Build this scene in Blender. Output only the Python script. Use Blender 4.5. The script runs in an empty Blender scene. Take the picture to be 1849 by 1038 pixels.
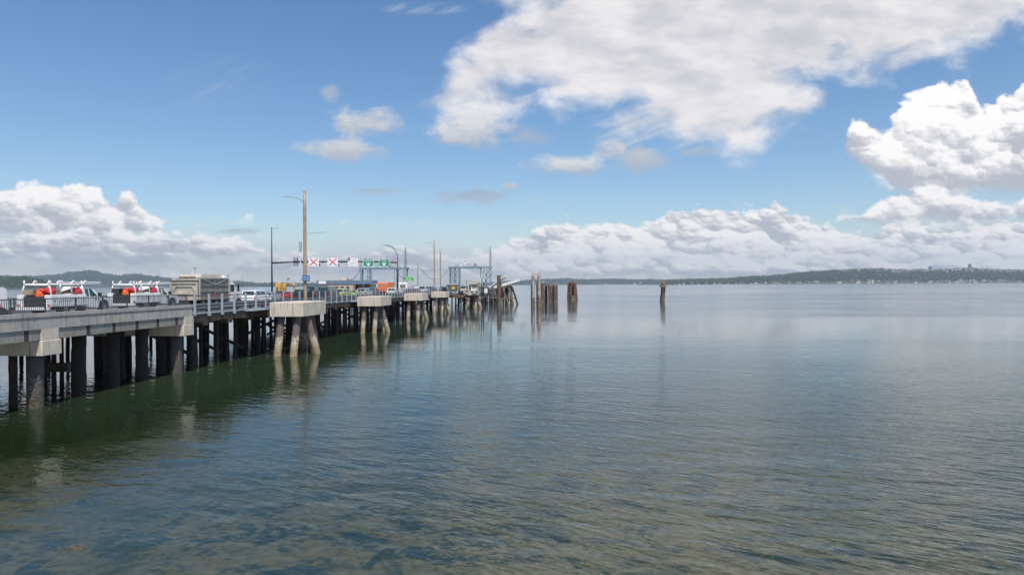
import bpy, bmesh, math, random
import numpy as np
from mathutils import Vector, Matrix, noise as mnoise
sc = bpy.context.scene
COL = sc.collection
R = math.radians
# ---------------------------------------------------------------- camera
cam_d = bpy.data.cameras.new('camera'); cam = bpy.data.objects.new('camera', cam_d); COL.objects.link(cam)
cam.location = (0, 0, 7.0); cam.rotation_euler = (R(90 - 0.237), R(0.32), 0)
cam_d.sensor_width = 36; cam_d.lens = 24.0; cam_d.clip_start = 0.1; cam_d.clip_end = 60000
sc.camera = cam
F = 1233.0
def hor(x): return 519.0 - 0.0055 * x          # picture row of the horizon, used to work out real distances
def at(x, d, y=None):                           # a point of the place at distance d
    X = (x - 924.5) / F * d
    return Vector((X, d, 7.0 + (hor(x) - y) * d / F if y is not None else 0))
# ---------------------------------------------------------------- light
SUN_EL, SUN_AZ = R(60), R(156)
SKY = 0.120
sc.view_settings.view_transform = 'Standard'; sc.view_settings.look = 'None'
sc.view_settings.gamma = 1; sc.view_settings.use_curve_mapping = False
sc.view_settings.exposure = 0.15
sd = bpy.data.lights.new('sun', 'SUN'); sd.energy = 4.7; sd.angle = R(0.5); sd.color = (1.0, 0.94, 0.85)
sun = bpy.data.objects.new('sun', sd); COL.objects.link(sun)
sv = Vector((math.sin(SUN_AZ) * math.cos(SUN_EL), math.cos(SUN_AZ) * math.cos(SUN_EL), math.sin(SUN_EL)))
sun.rotation_euler = sv.to_track_quat('Z', 'Y').to_euler(); sun.location = (0, 0, 60)

# ---------------------------------------------------------------- node expression helper
class V:
    def __init__(s, nt, k): s.nt = nt; s.k = k
def put(nt, sock, v):
    if isinstance(v, V): nt.links.new(v.k, sock)
    else: sock.default_value = v
class G:
    def __init__(s, nt): s.nt = nt
    def n(s, t, **kw):
        o = s.nt.nodes.new(t)
        for k, v in kw.items(): setattr(o, k, v)
        return o
    def m(s, op, a, b=None, c=None, clamp=False):
        o = s.n('ShaderNodeMath', operation=op); o.use_clamp = clamp
        for i, v in enumerate((a, b, c)):
            if v is not None: put(s.nt, o.inputs[i], v)
        return V(s.nt, o.outputs[0])
    def add(s, a, b): return s.m('ADD', a, b)
    def sub(s, a, b): return s.m('SUBTRACT', a, b)
    def mul(s, a, b): return s.m('MULTIPLY', a, b)
    def mr(s, v, a, b, c=0.0, d=1.0, smooth=True):
        o = s.n('ShaderNodeMapRange'); o.interpolation_type = 'SMOOTHSTEP' if smooth else 'LINEAR'; o.clamp = True
        for i, x in enumerate((v, a, b, c, d)): put(s.nt, o.inputs[i], x)
        return V(s.nt, o.outputs[0])
    def xyz(s, a, b, c=0.0):
        o = s.n('ShaderNodeCombineXYZ')
        for i, x in enumerate((a, b, c)): put(s.nt, o.inputs[i], x)
        return V(s.nt, o.outputs[0])
    def sep(s, v):
        o = s.n('ShaderNodeSeparateXYZ'); put(s.nt, o.inputs[0], v)
        return [V(s.nt, k) for k in o.outputs]
    def noise(s, vec, scale, detail=4.0, rough=0.55, dist=0.0, dim='3D', lac=2.0):
        o = s.n('ShaderNodeTexNoise'); o.noise_dimensions = dim
        put(s.nt, o.inputs['Vector'], vec)
        o.inputs['Scale'].default_value = scale; o.inputs['Detail'].default_value = detail
        o.inputs['Roughness'].default_value = rough; o.inputs['Distortion'].default_value = dist
        o.inputs['Lacunarity'].default_value = lac
        return V(s.nt, o.outputs['Fac'])
    def voro(s, vec, scale, smooth=0.6, dim='3D', feature='SMOOTH_F1'):
        o = s.n('ShaderNodeTexVoronoi'); o.voronoi_dimensions = dim; o.feature = feature
        put(s.nt, o.inputs['Vector'], vec); o.inputs['Scale'].default_value = scale
        if feature == 'SMOOTH_F1': o.inputs['Smoothness'].default_value = smooth
        return V(s.nt, o.outputs['Distance'])
    def mix(s, f, a, b, mode='MIX'):
        o = s.n('ShaderNodeMix'); o.data_type = 'RGBA'; o.blend_type = mode
        put(s.nt, o.inputs[0], f); put(s.nt, o.inputs[6], a if isinstance(a, V) else (*a, 1)); put(s.nt, o.inputs[7], b if isinstance(b, V) else (*b, 1))
        return V(s.nt, o.outputs[2])
    def curve(s, v, pts, x0, x1, y0, y1):
        o = s.n('ShaderNodeFloatCurve')
        put(s.nt, o.inputs['Value'], s.mr(v, x0, x1, 0.0, 1.0, smooth=False))
        c = o.mapping.curves[0]
        P = [((x - x0) / (x1 - x0), (y - y0) / (y1 - y0)) for x, y in pts]
        c.points[0].location = P[0]; c.points[1].location = P[-1]
        for p in P[1:-1]: c.points.new(*p)
        for p in c.points: p.handle_type = 'AUTO_CLAMPED'
        o.mapping.update()
        return s.mr(V(s.nt, o.outputs[0]), 0.0, 1.0, y0, y1, smooth=False)

# ---------------------------------------------------------------- world: Nishita sky with broken cumulus
w = bpy.data.worlds.new('World'); sc.world = w; w.use_nodes = True
w.cycles.sampling_method = 'MANUAL'; w.cycles.sample_map_resolution = 128
nt = w.node_tree; nt.nodes.clear(); g = G(nt)
sky = g.n('ShaderNodeTexSky', sky_type='NISHITA'); sky.sun_disc = False
sky.sun_elevation = SUN_EL; sky.sun_rotation = SUN_AZ; sky.altitude = 20
sky.air_density = 1.0; sky.dust_density = 0.35; sky.ozone_density = 2.4
tc = g.n('ShaderNodeTexCoord'); D = V(nt, tc.outputs['Generated'])
dx, dy, dz = g.sep(D)
inv = g.m('DIVIDE', F, g.m('MAXIMUM', dy, 0.22))
# directions of the sky as degrees-like units either side of the pier axis and above the horizon
az = g.add(g.mul(dx, inv), 924.5)
el = g.mul(dz, inv)                              # ~ 1/1233 rad
yy = g.sub(515.5, g.add(el, g.mul(0.0055, g.sub(az, 924.5))))
pv = g.xyz(g.mul(az, 0.01), g.mul(yy, 0.01), 0.0)
warp = g.sub(g.noise(pv, 0.8, 4, 0.6), 0.5)
warp2 = g.sub(g.noise(g.xyz(g.mul(az, 0.01), g.mul(yy, 0.01), 7.3), 0.8, 4, 0.6), 0.5)
# puffs: warped smooth cells give rounded tops; the side of each cell towards the sun is bright
nA = g.sub(g.noise(pv, 2.6, 7, 0.60), 0.5); nB = g.sub(g.noise(g.xyz(g.mul(az, 0.01), g.mul(yy, 0.01), 17.3), 2.6, 7, 0.60), 0.5)
def vor(vec, scale, smooth):
    o = g.n('ShaderNodeTexVoronoi'); o.voronoi_dimensions = '2D'; o.feature = 'SMOOTH_F1'
    put(nt, o.inputs['Vector'], vec); o.inputs['Scale'].default_value = scale; o.inputs['Smoothness'].default_value = smooth
    sb = g.n('ShaderNodeVectorMath', operation='SUBTRACT'); put(nt, sb.inputs[0], vec); nt.links.new(o.outputs['Position'], sb.inputs[1])
    dt_ = g.n('ShaderNodeVectorMath', operation='DOT_PRODUCT'); nt.links.new(sb.outputs[0], dt_.inputs[0]); dt_.inputs[1].default_value = (0.42 * scale, -0.90 * scale, 0)
    return V(nt, o.outputs['Distance']), V(nt, dt_.outputs['Value'])
def puffs(sx, sy, s1, s2, off, wz=1.0):
    vec = g.xyz(g.add(g.add(g.mul(az, sx), off), g.mul(g.add(g.mul(nA, 0.9), g.mul(warp, .5)), wz)), g.add(g.mul(yy, sy), g.mul(g.add(g.mul(nB, 0.9), g.mul(warp2, .5)), wz)), 0.0)
    d1, l1 = vor(vec, s1, 0.45); d2, l2 = vor(vec, s2, 0.35)
    H = g.add(g.add(g.sub(0.45, d1), g.mul(g.sub(0.45, d2), 0.45)), g.mul(nA, .35))
    Lt = g.add(g.add(g.mul(l1, 0.85), g.mul(l2, 0.38)), g.mul(nB, 0.5))
    return H, Lt
PA = puffs(0.010, 0.0125, 1.8, 5.2, 0.0, .48)
PB = puffs(0.010, 0.0165, 2.9, 7.0, 3.7, .24)
chunk = g.sub(g.noise(g.xyz(g.mul(az, 0.01), g.mul(yy, 0.026), 21.0), 1.5, 5, 0.55), 0.5)
soft = g.sub(g.noise(g.xyz(g.mul(az, 0.006), g.mul(yy, 0.010), 3.1), 1.7, 6, 0.52, .35), 0.5)
soft2 = g.sub(g.noise(g.xyz(g.mul(az, 0.006), g.mul(yy, 0.016), 9.1), 1.3, 5, 0.6), 0.5)
fine = g.sub(g.noise(g.xyz(g.mul(az, 0.02), g.mul(yy, 0.04), 5.0), 1.5, 6, 0.62), 0.5)
CW = 0.79                                           # radiance of sunlit cloud at exposure 0
white = (1.00 * CW * 1.27, 0.99 * CW * 1.24, 0.985 * CW * 1.22)
grey = (0.60 * CW, 0.615 * CW, 0.68 * CW)
mn = (0.85 * CW, 0.845 * CW, 0.87 * CW)
skyc = V(nt, sky.outputs[0])
hsv = g.n('ShaderNodeHueSaturation'); hsv.inputs['Saturation'].default_value = 1.22; put(nt, hsv.inputs['Color'], skyc)
scl = g.n('ShaderNodeVectorMath', operation='SCALE'); nt.links.new(hsv.outputs[0], scl.inputs[0]); scl.inputs['Scale'].default_value = SKY
cur = g.mix(1.0, V(nt, scl.outputs[0]), (1.04, 1.0, 0.985), 'MULTIPLY')
ONE = 1.0
X0, X1 = -400, 2300
def crv(pts): return g.curve(az, [(X0, pts[0][1])] * (pts[0][0] > X0) + pts + [(X1, pts[-1][1])] * (pts[-1][0] < X1), X0, X1, -300, 700)
def over(cur, col, a): return g.mix(a, cur, col)
# thin veil low over the horizon
veil = g.mul(g.mr(yy, 395, 500), g.mr(g.add(soft, g.mul(fine, 0.25)), -0.22, 0.15, 0.25, 0.9))
cur = over(cur, g.mix(g.mr(soft2, -0.15, 0.15), (0.66 * CW, 0.72 * CW, 0.82 * CW), (0.92 * CW, 0.93 * CW, 0.96 * CW)), g.mul(veil, 0.85))
# big altocumulus sheet, upper right
top = crv([(600, 330), (740, 215), (790, 170), (850, 95), (900, 35), (990, 5), (1050, -60), (1300, -200), (1700, -150), (1900, -60), (2100, 10)])
bot = crv([(600, 60), (740, 165), (790, 188), (860, 192), (1000, 180), (1100, 192), (1200, 235), (1290, 262), (1340, 268), (1400, 232), (1480, 198), (1520, 140), (1620, 112), (1760, 92), (1850, 45), (2000, 10), (2150, 5)])
s = g.m('MINIMUM', g.mul(g.sub(yy, top), 1.0), g.mul(g.sub(bot, yy), 1.0))
s = g.add(s, g.add(g.mul(soft, 215), g.mul(fine, 24)))
hole = g.mr(g.m('SQRT', g.add(g.m('POWER', g.mul(g.sub(az, 1440), 1 / 85), 2.0), g.m('POWER', g.mul(g.sub(yy, 135), 1 / 36), 2.0))), 0.2, 1.5, 55, 0)
s = g.sub(s, hole)
a = g.mul(g.mr(s, -42, 52), 0.97)
dep = g.mr(s, 0, 95)
lit = g.add(g.mul(soft2, 1.3), g.mul(fine, 0.18))
lit = g.add(lit, g.mul(soft, .9))
c = g.mix(g.mr(lit, -0.36, 0.34), (0.74 * CW, 0.735 * CW, 0.77 * CW), (1.14 * CW, 1.10 * CW, 1.09 * CW))
cur = over(cur, g.mix(g.mul(dep, 0.15), c, grey), a)
# cumulus drawn as banks between a top outline and a base
def L_thin(dt, b, t): return g.m('DIVIDE', dt, g.m('MAXIMUM', g.sub(b, t), 8.0))
def bank(cur, tp, bt, PF, rag=26, base_rag=14, st=7, sb=16, kk=1.0, alpha=1.0, lo=grey, hi=white, tilt=0.98, thin=0.8):
    t = crv(tp); b = crv(bt); H0, relief = PF
    dt = g.sub(yy, t); db = g.sub(b, yy)
    e = g.add(g.add(g.mul(H0, rag), g.mul(fine, rag * 0.5)), 0)
    e = g.add(e, g.mul(g.add(g.mul(chunk, 1.0), g.mul(nA, .8)), rag * 2.2))
    at_ = g.mr(g.add(dt, e), -st, st)
    ab = g.mr(g.add(db, g.add(g.mul(soft, base_rag * 3), g.mul(H0, base_rag))), -sb, sb)
    al = g.mul(g.mul(at_, ab), g.m('MULTIPLY', alpha, g.m('SUBTRACT', 1.0, g.mul(g.mr(g.add(L_thin(dt, b, t), g.mul(chunk, -3.0)), .9, 1.7), thin))))
    rel = g.m('DIVIDE', dt, g.m('MAXIMUM', g.sub(b, t), 8.0))
    L = g.add(g.sub(tilt, g.mul(rel, 1.0)), g.add(g.mul(relief, 0.72 * kk), g.add(g.mul(soft2, 0.9), g.mul(chunk, 2.2))))
    col = g.mix(g.mr(L, 0.08, 0.58), lo, mn)
    col = g.mix(g.mr(L, 0.42, 0.98), col, hi)
    return over(cur, col, al)
# distant bank, right of the pier
cur = bank(cur, [(780, 520), (820, 478), (900, 448), (950, 425), (1010, 402), (1050, 412), (1110, 402), (1160, 412), (1200, 390), (1260, 380), (1330, 384), (1370, 378), (1395, 368), (1420, 384), (1450, 398), (1500, 412), (1560, 425), (1640, 405), (1700, 410), (1800, 404), (1900, 400)],
           [(780, 500), (900, 478), (1100, 470), (1400, 470), (1850, 478)], PB, rag=20, base_rag=10, sb=26, kk=1.2)
cur = bank(cur, [(820, 505), (900, 462), (1000, 452), (1100, 440), (1200, 448), (1300, 436), (1450, 436), (1560, 432), (1700, 440), (1850, 430)],
           [(820, 505), (1000, 498), (1850, 500)], PB, rag=22, base_rag=8, sb=18, kk=1.3, alpha=0.8, tilt=1.25)
cur = bank(cur, [(1180, 500), (1230, 474), (1300, 466), (1380, 470), (1450, 460), (1520, 452), (1600, 462), (1680, 470), (1760, 458), (1840, 452), (1950, 456)],
           [(1180, 496), (1400, 494), (1850, 492)], PB, rag=16, base_rag=8, sb=14, kk=1.3, alpha=0.7, tilt=1.2)
# left cumulus, two decks
cur = bank(cur, [(-400, 380), (-100, 352), (0, 350), (60, 340), (120, 338), (180, 348), (205, 372), (225, 352), (250, 374), (290, 408), (330, 436)],
           [(-400, 440), (0, 432), (150, 432), (270, 420), (330, 415)], PA, rag=22, sb=14, tilt=1.0)
cur = bank(cur, [(-400, 420), (0, 428), (100, 424), (170, 418), (260, 420), (330, 428), (400, 434), (450, 446), (485, 462)],
           [(-400, 470), (0, 476), (200, 478), (380, 470), (450, 462), (485, 455)], PB, rag=18, sb=12, kk=0.9)
# low bank behind the pier
cur = bank(cur, [(395, 500), (430, 474), (470, 462), (520, 462), (600, 466), (660, 458), (700, 448), (760, 452), (820, 464), (880, 478)],
           [(395, 490), (500, 497), (880, 500)], PB, rag=16, base_rag=10, sb=16, alpha=0.85)
# towering cumulus, right
cur = bank(cur, [(1475, 350), (1520, 276), (1545, 232), (1585, 236), (1618, 206), (1652, 178), (1690, 158), (1730, 146), (1760, 172), (1780, 208), (1800, 190), (1830, 168), (1880, 150), (2000, 150), (2200, 190)],
           [(1500, 262), (1540, 282), (1590, 330), (1640, 350), (1700, 356), (1780, 345), (1850, 350), (2200, 350)], PA, rag=24, base_rag=10, sb=16, kk=1.05, tilt=1.15, thin=0)
cur = bank(cur, [(1490, 410), (1520, 392), (1570, 385), (1600, 352), (1640, 342), (1700, 350), (1760, 362), (1810, 366), (1900, 345), (2200, 340)],
           [(1490, 395), (1560, 402), (1640, 404), (1740, 405), (1849, 396), (2200, 396)], PA, rag=18, base_rag=9, sb=16, kk=1.1, tilt=1.15)
# loose scraps: (az, y, half width, half height, strength, brightness)
for (cx, cy, rx, ry, k, br) in [(672, 226, 72, 26, 1.0, .85), (632, 272, 78, 22, .95, .85), (845, 240, 84, 30, 1.15, .95), (955, 246, 42, 20, .6, .6),
                                (1040, 300, 72, 18, 1.15, .95), (1105, 275, 30, 22, .9, .85), (1150, 292, 60, 22, .8, .7), (915, 338, 26, 10, .8, .8), (860, 356, 80, 14, .55, .45),
                                (678, 346, 44, 9, .5, .5), (600, 170, 22, 14, .5, .7), (1262, 276, 38, 14, .5, .6), (1520, 343, 18, 9, .35, .6), (430, 420, 40, 6, .4, .3)]:
    q = g.m('SQRT', g.add(g.m('POWER', g.mul(g.sub(az, cx), 1 / rx), 2.0), g.m('POWER', g.mul(g.sub(yy, cy), 1 / ry), 2.0)))
    dn = g.add(g.sub(1.0, q), g.add(g.mul(soft, 2.4), g.mul(fine, 1.2)))
    al = g.mul(g.mr(dn, -0.20, 0.75), k * 0.95)
    al = g.m('MINIMUM', al, 0.95)
    lv = g.add(g.mul(g.sub(cy, yy), 0.5 / ry), g.add(g.mul(fine, 1.0), 0.55))
    hi = tuple(v * br for v in (0.98 * CW, 0.97 * CW, 0.97 * CW))
    cur = over(cur, g.mix(g.mr(lv, 0, 1), (0.52 * CW, 0.57 * CW, 0.66 * CW), hi), al)
# cirrus streaks
cr = g.noise(g.xyz(g.add(g.mul(az, 0.012), g.mul(yy, 0.012)), g.sub(g.mul(yy, 0.05), g.mul(az, -0.018)), 2.0), 1.2, 6, 0.65, 0.6)
for (cx, cy, rx, ry, k) in [(1160, 240, 110, 62, .5), (1215, 262, 80, 30, .3), (400, 150, 120, 60, .16), (770, 18, 90, 14, .4), (420, 440, 150, 14, .3), (1000, 364, 60, 10, .3)]:
    q = g.add(g.m('POWER', g.mul(g.sub(az, cx), 1 / rx), 2.0), g.m('POWER', g.mul(g.sub(yy, cy), 1 / ry), 2.0))
    al = g.mul(g.mul(g.mr(q, 1.0, 0.1), g.mr(cr, 0.42, 0.72)), k)
    cur = over(cur, mn, al)
# nothing below the horizon, fair-weather cover all round behind the camera is left clear
bg = g.n('ShaderNodeBackground'); put(nt, bg.inputs[0], cur); bg.inputs[1].default_value = 1.0
out = g.n('ShaderNodeOutputWorld'); nt.links.new(bg.outputs[0], out.inputs[0])

# ---------------------------------------------------------------- materials
def mat(name):
    m = bpy.data.materials.new(name); m.use_nodes = True; t = m.node_tree; t.nodes.clear()
    gg = G(t); o = gg.n('ShaderNodeOutputMaterial'); return m, gg, o
def pbr(name, c1, c2=None, scale=3.0, rough=0.8, bump=0.0, metal=0.0, detail=5.0, stretch=(1, 1, 1), lo=0.35, hi=0.65, coat=0.0, c3=None, s3=0.5):
    m, gg, o = mat(name)
    p = gg.n('ShaderNodeBsdfPrincipled'); p.inputs['Roughness'].default_value = rough; p.inputs['Metallic'].default_value = metal
    p.inputs['Coat Weight'].default_value = coat
    t = gg.n('ShaderNodeTexCoord'); mp = gg.n('ShaderNodeMapping'); mp.inputs['Scale'].default_value = stretch
    gg.nt.links.new(t.outputs['Object'], mp.inputs[0]); v = V(gg.nt, mp.outputs[0])
    n = gg.noise(v, scale, detail, 0.6)
    col = gg.mix(gg.mr(n, lo, hi), c1, c2 or tuple(x * 0.8 for x in c1))
    if c3:
        n3 = gg.noise(v, scale * s3, 4, 0.6, 0.5); col = gg.mix(gg.mr(n3, 0.52, 0.68), col, c3)
    put(gg.nt, p.inputs['Base Color'], col)
    if bump:
        b = gg.n('ShaderNodeBump'); b.inputs['Distance'].default_value = bump; put(gg.nt, b.inputs['Height'], n); gg.nt.links.new(b.outputs[0], p.inputs['Normal'])
    gg.nt.links.new(p.outputs[0], o.inputs[0]); return m
M = {}
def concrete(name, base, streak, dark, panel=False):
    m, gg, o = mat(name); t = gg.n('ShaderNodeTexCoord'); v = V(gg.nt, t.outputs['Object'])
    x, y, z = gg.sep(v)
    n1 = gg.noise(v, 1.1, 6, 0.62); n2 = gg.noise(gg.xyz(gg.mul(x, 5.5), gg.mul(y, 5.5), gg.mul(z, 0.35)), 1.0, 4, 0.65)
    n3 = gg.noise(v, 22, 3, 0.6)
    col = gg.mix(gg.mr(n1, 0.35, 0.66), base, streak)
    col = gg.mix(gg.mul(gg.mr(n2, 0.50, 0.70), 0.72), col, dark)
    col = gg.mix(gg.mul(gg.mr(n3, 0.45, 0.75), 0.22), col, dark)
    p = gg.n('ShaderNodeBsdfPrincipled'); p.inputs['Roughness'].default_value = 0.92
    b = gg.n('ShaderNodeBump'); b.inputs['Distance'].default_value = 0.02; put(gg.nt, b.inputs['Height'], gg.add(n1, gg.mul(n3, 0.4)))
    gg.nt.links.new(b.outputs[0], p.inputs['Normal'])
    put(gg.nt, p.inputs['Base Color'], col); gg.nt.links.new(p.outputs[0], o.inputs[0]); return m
M['wall_concrete'] = concrete('weathered wall concrete', (.42, .395, .36), (.33, .315, .29), (.16, .15, .135))
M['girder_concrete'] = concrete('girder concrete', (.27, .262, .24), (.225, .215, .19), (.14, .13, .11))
M['cap_concrete'] = concrete('pale cap concrete', (.60, .535, .44), (.49, .435, .36), (.25, .21, .165))
M['deck'] = pbr('asphalt deck', (.085, .088, .092), (.055, .056, .058), 2.5, 0.9, 0.01)
M['paint'] = pbr('road paint', (.65, .65, .62), (.45, .45, .43), 6, 0.8)
M['stain'] = pbr('brown drain stain', (.06, .042, .036), (.035, .026, .024), 3, 0.95)
M['timber'] = pbr('dark creosoted timber', (.052, .038, .028), (.022, .018, .015), 3.5, 0.9, 0.02, stretch=(4, 4, .7), c3=(.12, .085, .055), s3=.5)
M['timber_light'] = pbr('weathered grey timber', (.24, .19, .15), (.12, .09, .065), 2.2, 0.92, 0.02, stretch=(3, 3, .6), c3=(.34, .28, .22))
M['timber_red'] = pbr('rust brown timber', (.17, .085, .055), (.07, .042, .03), 2.0, 0.92, 0.03, stretch=(3, 3, .6), c3=(.28, .17, .11))
M['pole_wood'] = pbr('utility pole wood', (.38, .28, .20), (.24, .17, .115), 3, 0.9, 0.01, stretch=(5, 5, .5), c3=(.46, .38, .31))
M['galv'] = pbr('galvanised steel', (.42, .46, .50), (.30, .335, .37), 5, 0.5, 0, 0.25)
M['dark_steel'] = pbr('dark painted steel', (.035, .038, .044), (.05, .05, .055), 4, 0.5)
M['rail_dark'] = pbr('dark rail steel', (.045, .05, .06), (.07, .075, .085), 4, 0.55)
M['brown_steel'] = pbr('brown signal arm steel', (.055, .035, .032), (.10, .06, .045), 2, 0.55, stretch=(1, 1, 1))
M['white_paint'] = pbr('white vehicle paint', (.78, .78, .77), (.70, .70, .69), 2, 0.3, coat=.4)
M['white_steel'] = pbr('white rack steel', (.80, .79, .77), (.68, .66, .64), 3, 0.4)
M['silver'] = pbr('silver vehicle paint', (.42, .44, .46), (.38, .40, .42), 2, 0.3, 0, .3, coat=.4)
M['black_paint'] = pbr('black vehicle paint', (.015, .016, .018), (.02, .02, .022), 2, 0.2, coat=.6)
M['grey_paint'] = pbr('grey vehicle paint', (.10, .11, .12), (.08, .085, .09), 2, 0.3, coat=.5)
M['blue_paint'] = pbr('dark teal vehicle paint', (.03, .075, .09), (.025, .06, .075), 2, 0.3, coat=.5)
M['lime_paint'] = pbr('yellow green vehicle paint', (.42, .46, .16), (.36, .40, .14), 2, 0.4, coat=.3)
M['red_paint'] = pbr('red vehicle paint', (.42, .03, .03), (.36, .025, .025), 2, 0.3, coat=.5)
M['beige_paint'] = pbr('beige truck paint', (.52, .46, .37), (.42, .37, .30), 1.5, 0.5, c3=(.34, .30, .25))
M['dump_side_shade'] = pbr('dusty dump box steel in side shade tone', (.24, .225, .20), (.17, .16, .145), 1.5, 0.7, c3=(.30, .27, .23))  # dusty, and darkened so the dimmer side face is painted into the colour
M['orange'] = pbr('orange box truck paint', (.72, .20, .06), (.66, .18, .05), 2, 0.5)
M['orange_cloth'] = pbr('orange canvas', (.72, .11, .03), (.60, .08, .025), 6, 0.85, .02)
M['red_cloth'] = pbr('red canvas', (.58, .03, .045), (.40, .02, .03), 5, 0.85, .03)
M['tan_board'] = pbr('tan plywood', (.40, .31, .19), (.26, .20, .14), 2, 0.85, stretch=(1, 1, 6), c3=(.45, .22, .13))
M['glass'] = pbr('tinted window glass', (.02, .045, .045), (.03, .06, .055), 1, 0.06, coat=.6)
M['rubber'] = pbr('tyre rubber', (.02, .02, .02), (.03, .03, .03), 6, 0.85)
M['rim'] = pbr('wheel rim metal', (.45, .45, .46), (.35, .35, .36), 4, 0.35, 0, .7)
M['lamp_red'] = pbr('red tail lamp', (.55, .01, .015), (.45, .01, .01), 3, 0.25)
M['lamp_clear'] = pbr('clear lamp', (.75, .76, .76), (.6, .6, .6), 3, 0.15)
M['sign_green'] = pbr('green sign face', (.008, .26, .15), (.007, .23, .135), 1, 0.5)
M['sign_white'] = pbr('white sign face', (.82, .80, .80), (.76, .74, .74), 1, 0.5)
M['sign_blue'] = pbr('blue sign face', (.02, .10, .30), (.018, .09, .27), 1, 0.5)
M['sign_red'] = pbr('red sign marking', (.70, .02, .045), (.62, .02, .04), 1, 0.5)
M['sign_grey'] = pbr('grey lettering', (.35, .34, .33), (.30, .29, .28), 1, 0.6)
M['letter_white'] = pbr('white lettering', (.85, .88, .86), (.80, .83, .80), 1, 0.5)
M['board_green'] = pbr('pale green message board', (.16, .42, .16), (.13, .36, .13), 1, 0.5)
M['tower_steel'] = pbr('blue green tower steel', (.20, .30, .34), (.13, .20, .24), 1.5, 0.6, c3=(.30, .38, .40))
M['pale_steel'] = pbr('pale grey green span steel', (.70, .72, .68), (.55, .58, .55), 1.5, 0.6, c3=(.40, .36, .30))
M['mast_steel'] = pbr('red and grey mast steel', (.24, .22, .24), (.16, .17, .20), 1, 0.6, c3=(.40, .14, .10))
M['yellow'] = pbr('yellow painted plastic', (.72, .40, .07), (.60, .32, .06), 2, 0.6)
M['roof_blue'] = pbr('blue grey standing seam fascia', (.17, .23, .31), (.13, .18, .25), 2, 0.5)
M['wall_cream'] = pbr('cream painted wall', (.62, .52, .40), (.52, .42, .33), 1, 0.8)
M['trim_pink'] = pbr('faded brick red trim', (.48, .25, .20), (.40, .21, .17), 2, 0.8)
M['shed_wood'] = pbr('yellow brown shed boards', (.36, .27, .15), (.22, .16, .09), 2, 0.9, stretch=(6, 6, .5))
M['cable'] = pbr('black cable', (.03, .03, .035), (.03, .03, .03), 1, 0.6)
M['weed'] = pbr('brown kelp', (.05, .045, .03), (.11, .095, .07), 6, 0.8, .02)
# concrete dolphin pile: grey above, barnacle band, algae brown at the waterline
def pile_mat(name, up, barn, low, zb=1.9, zl=.9, up2=None):
    m, gg, o = mat(name); ge = gg.n('ShaderNodeNewGeometry'); v = V(gg.nt, ge.outputs['Position'])
    x, y, z = gg.sep(v)
    n = gg.noise(v, 3.2, 5, 0.65); n2 = gg.noise(v, 8, 3, 0.6); n3 = gg.noise(gg.xyz(gg.mul(x, 2), gg.mul(y, 2), gg.mul(z, .6)), 1, 4, .6)
    zz = gg.add(z, gg.mul(gg.sub(n, 0.5), 1.2))
    upc = gg.mix(gg.mr(n3, .4, .62), up, up2 or tuple(a * .7 for a in up))
    f1 = gg.mr(zz, zb + .12, zb - .12)
    bc = gg.mix(gg.mr(n2, .42, .58), tuple(a * .35 for a in barn), barn)
    col = gg.mix(f1, upc, bc)
    lc = gg.mix(gg.mr(n2, .42, .62), low, tuple(a * .45 for a in low))
    col = gg.mix(gg.mr(zz, zl + .35, zl - .35), col, lc)
    p = gg.n('ShaderNodeBsdfPrincipled'); p.inputs['Roughness'].default_value = .9
    b = gg.n('ShaderNodeBump'); b.inputs['Distance'].default_value = .05; put(gg.nt, b.inputs['Height'], gg.mul(n2, gg.add(f1, .15)))
    gg.nt.links.new(b.outputs[0], p.inputs['Normal'])
    put(gg.nt, p.inputs['Base Color'], col); gg.nt.links.new(p.outputs[0], o.inputs[0]); return m
M['dolphin_pile'] = pile_mat('concrete pile with barnacle band', (.13, .095, .082), (.50, .43, .33), (.30, .24, .14), up2=(.105, .09, .086))
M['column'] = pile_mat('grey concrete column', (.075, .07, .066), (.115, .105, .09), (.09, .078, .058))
M['wet_timber'] = pile_mat('creosoted pile', (.011, .009, .008), (.022, .019, .015), (.016, .014, .010), up2=(.024, .017, .013))
M['lean_timber'] = pile_mat('weathered batter pile', (.13, .10, .08), (.17, .135, .09), (.22, .17, .10), zb=1.2, zl=.8, up2=(.08, .058, .042))
M['red_timber'] = pile_mat('rusty brown pile', (.18, .095, .06), (.12, .08, .05), (.17, .13, .07), zb=1.6, zl=1.3, up2=(.07, .04, .028))
M['pale_pile'] = pile_mat('grey white pile', (.42, .37, .34), (.20, .15, .11), (.17, .13, .075), zb=2.6, zl=2.0, up2=(.22, .16, .13))

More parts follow.
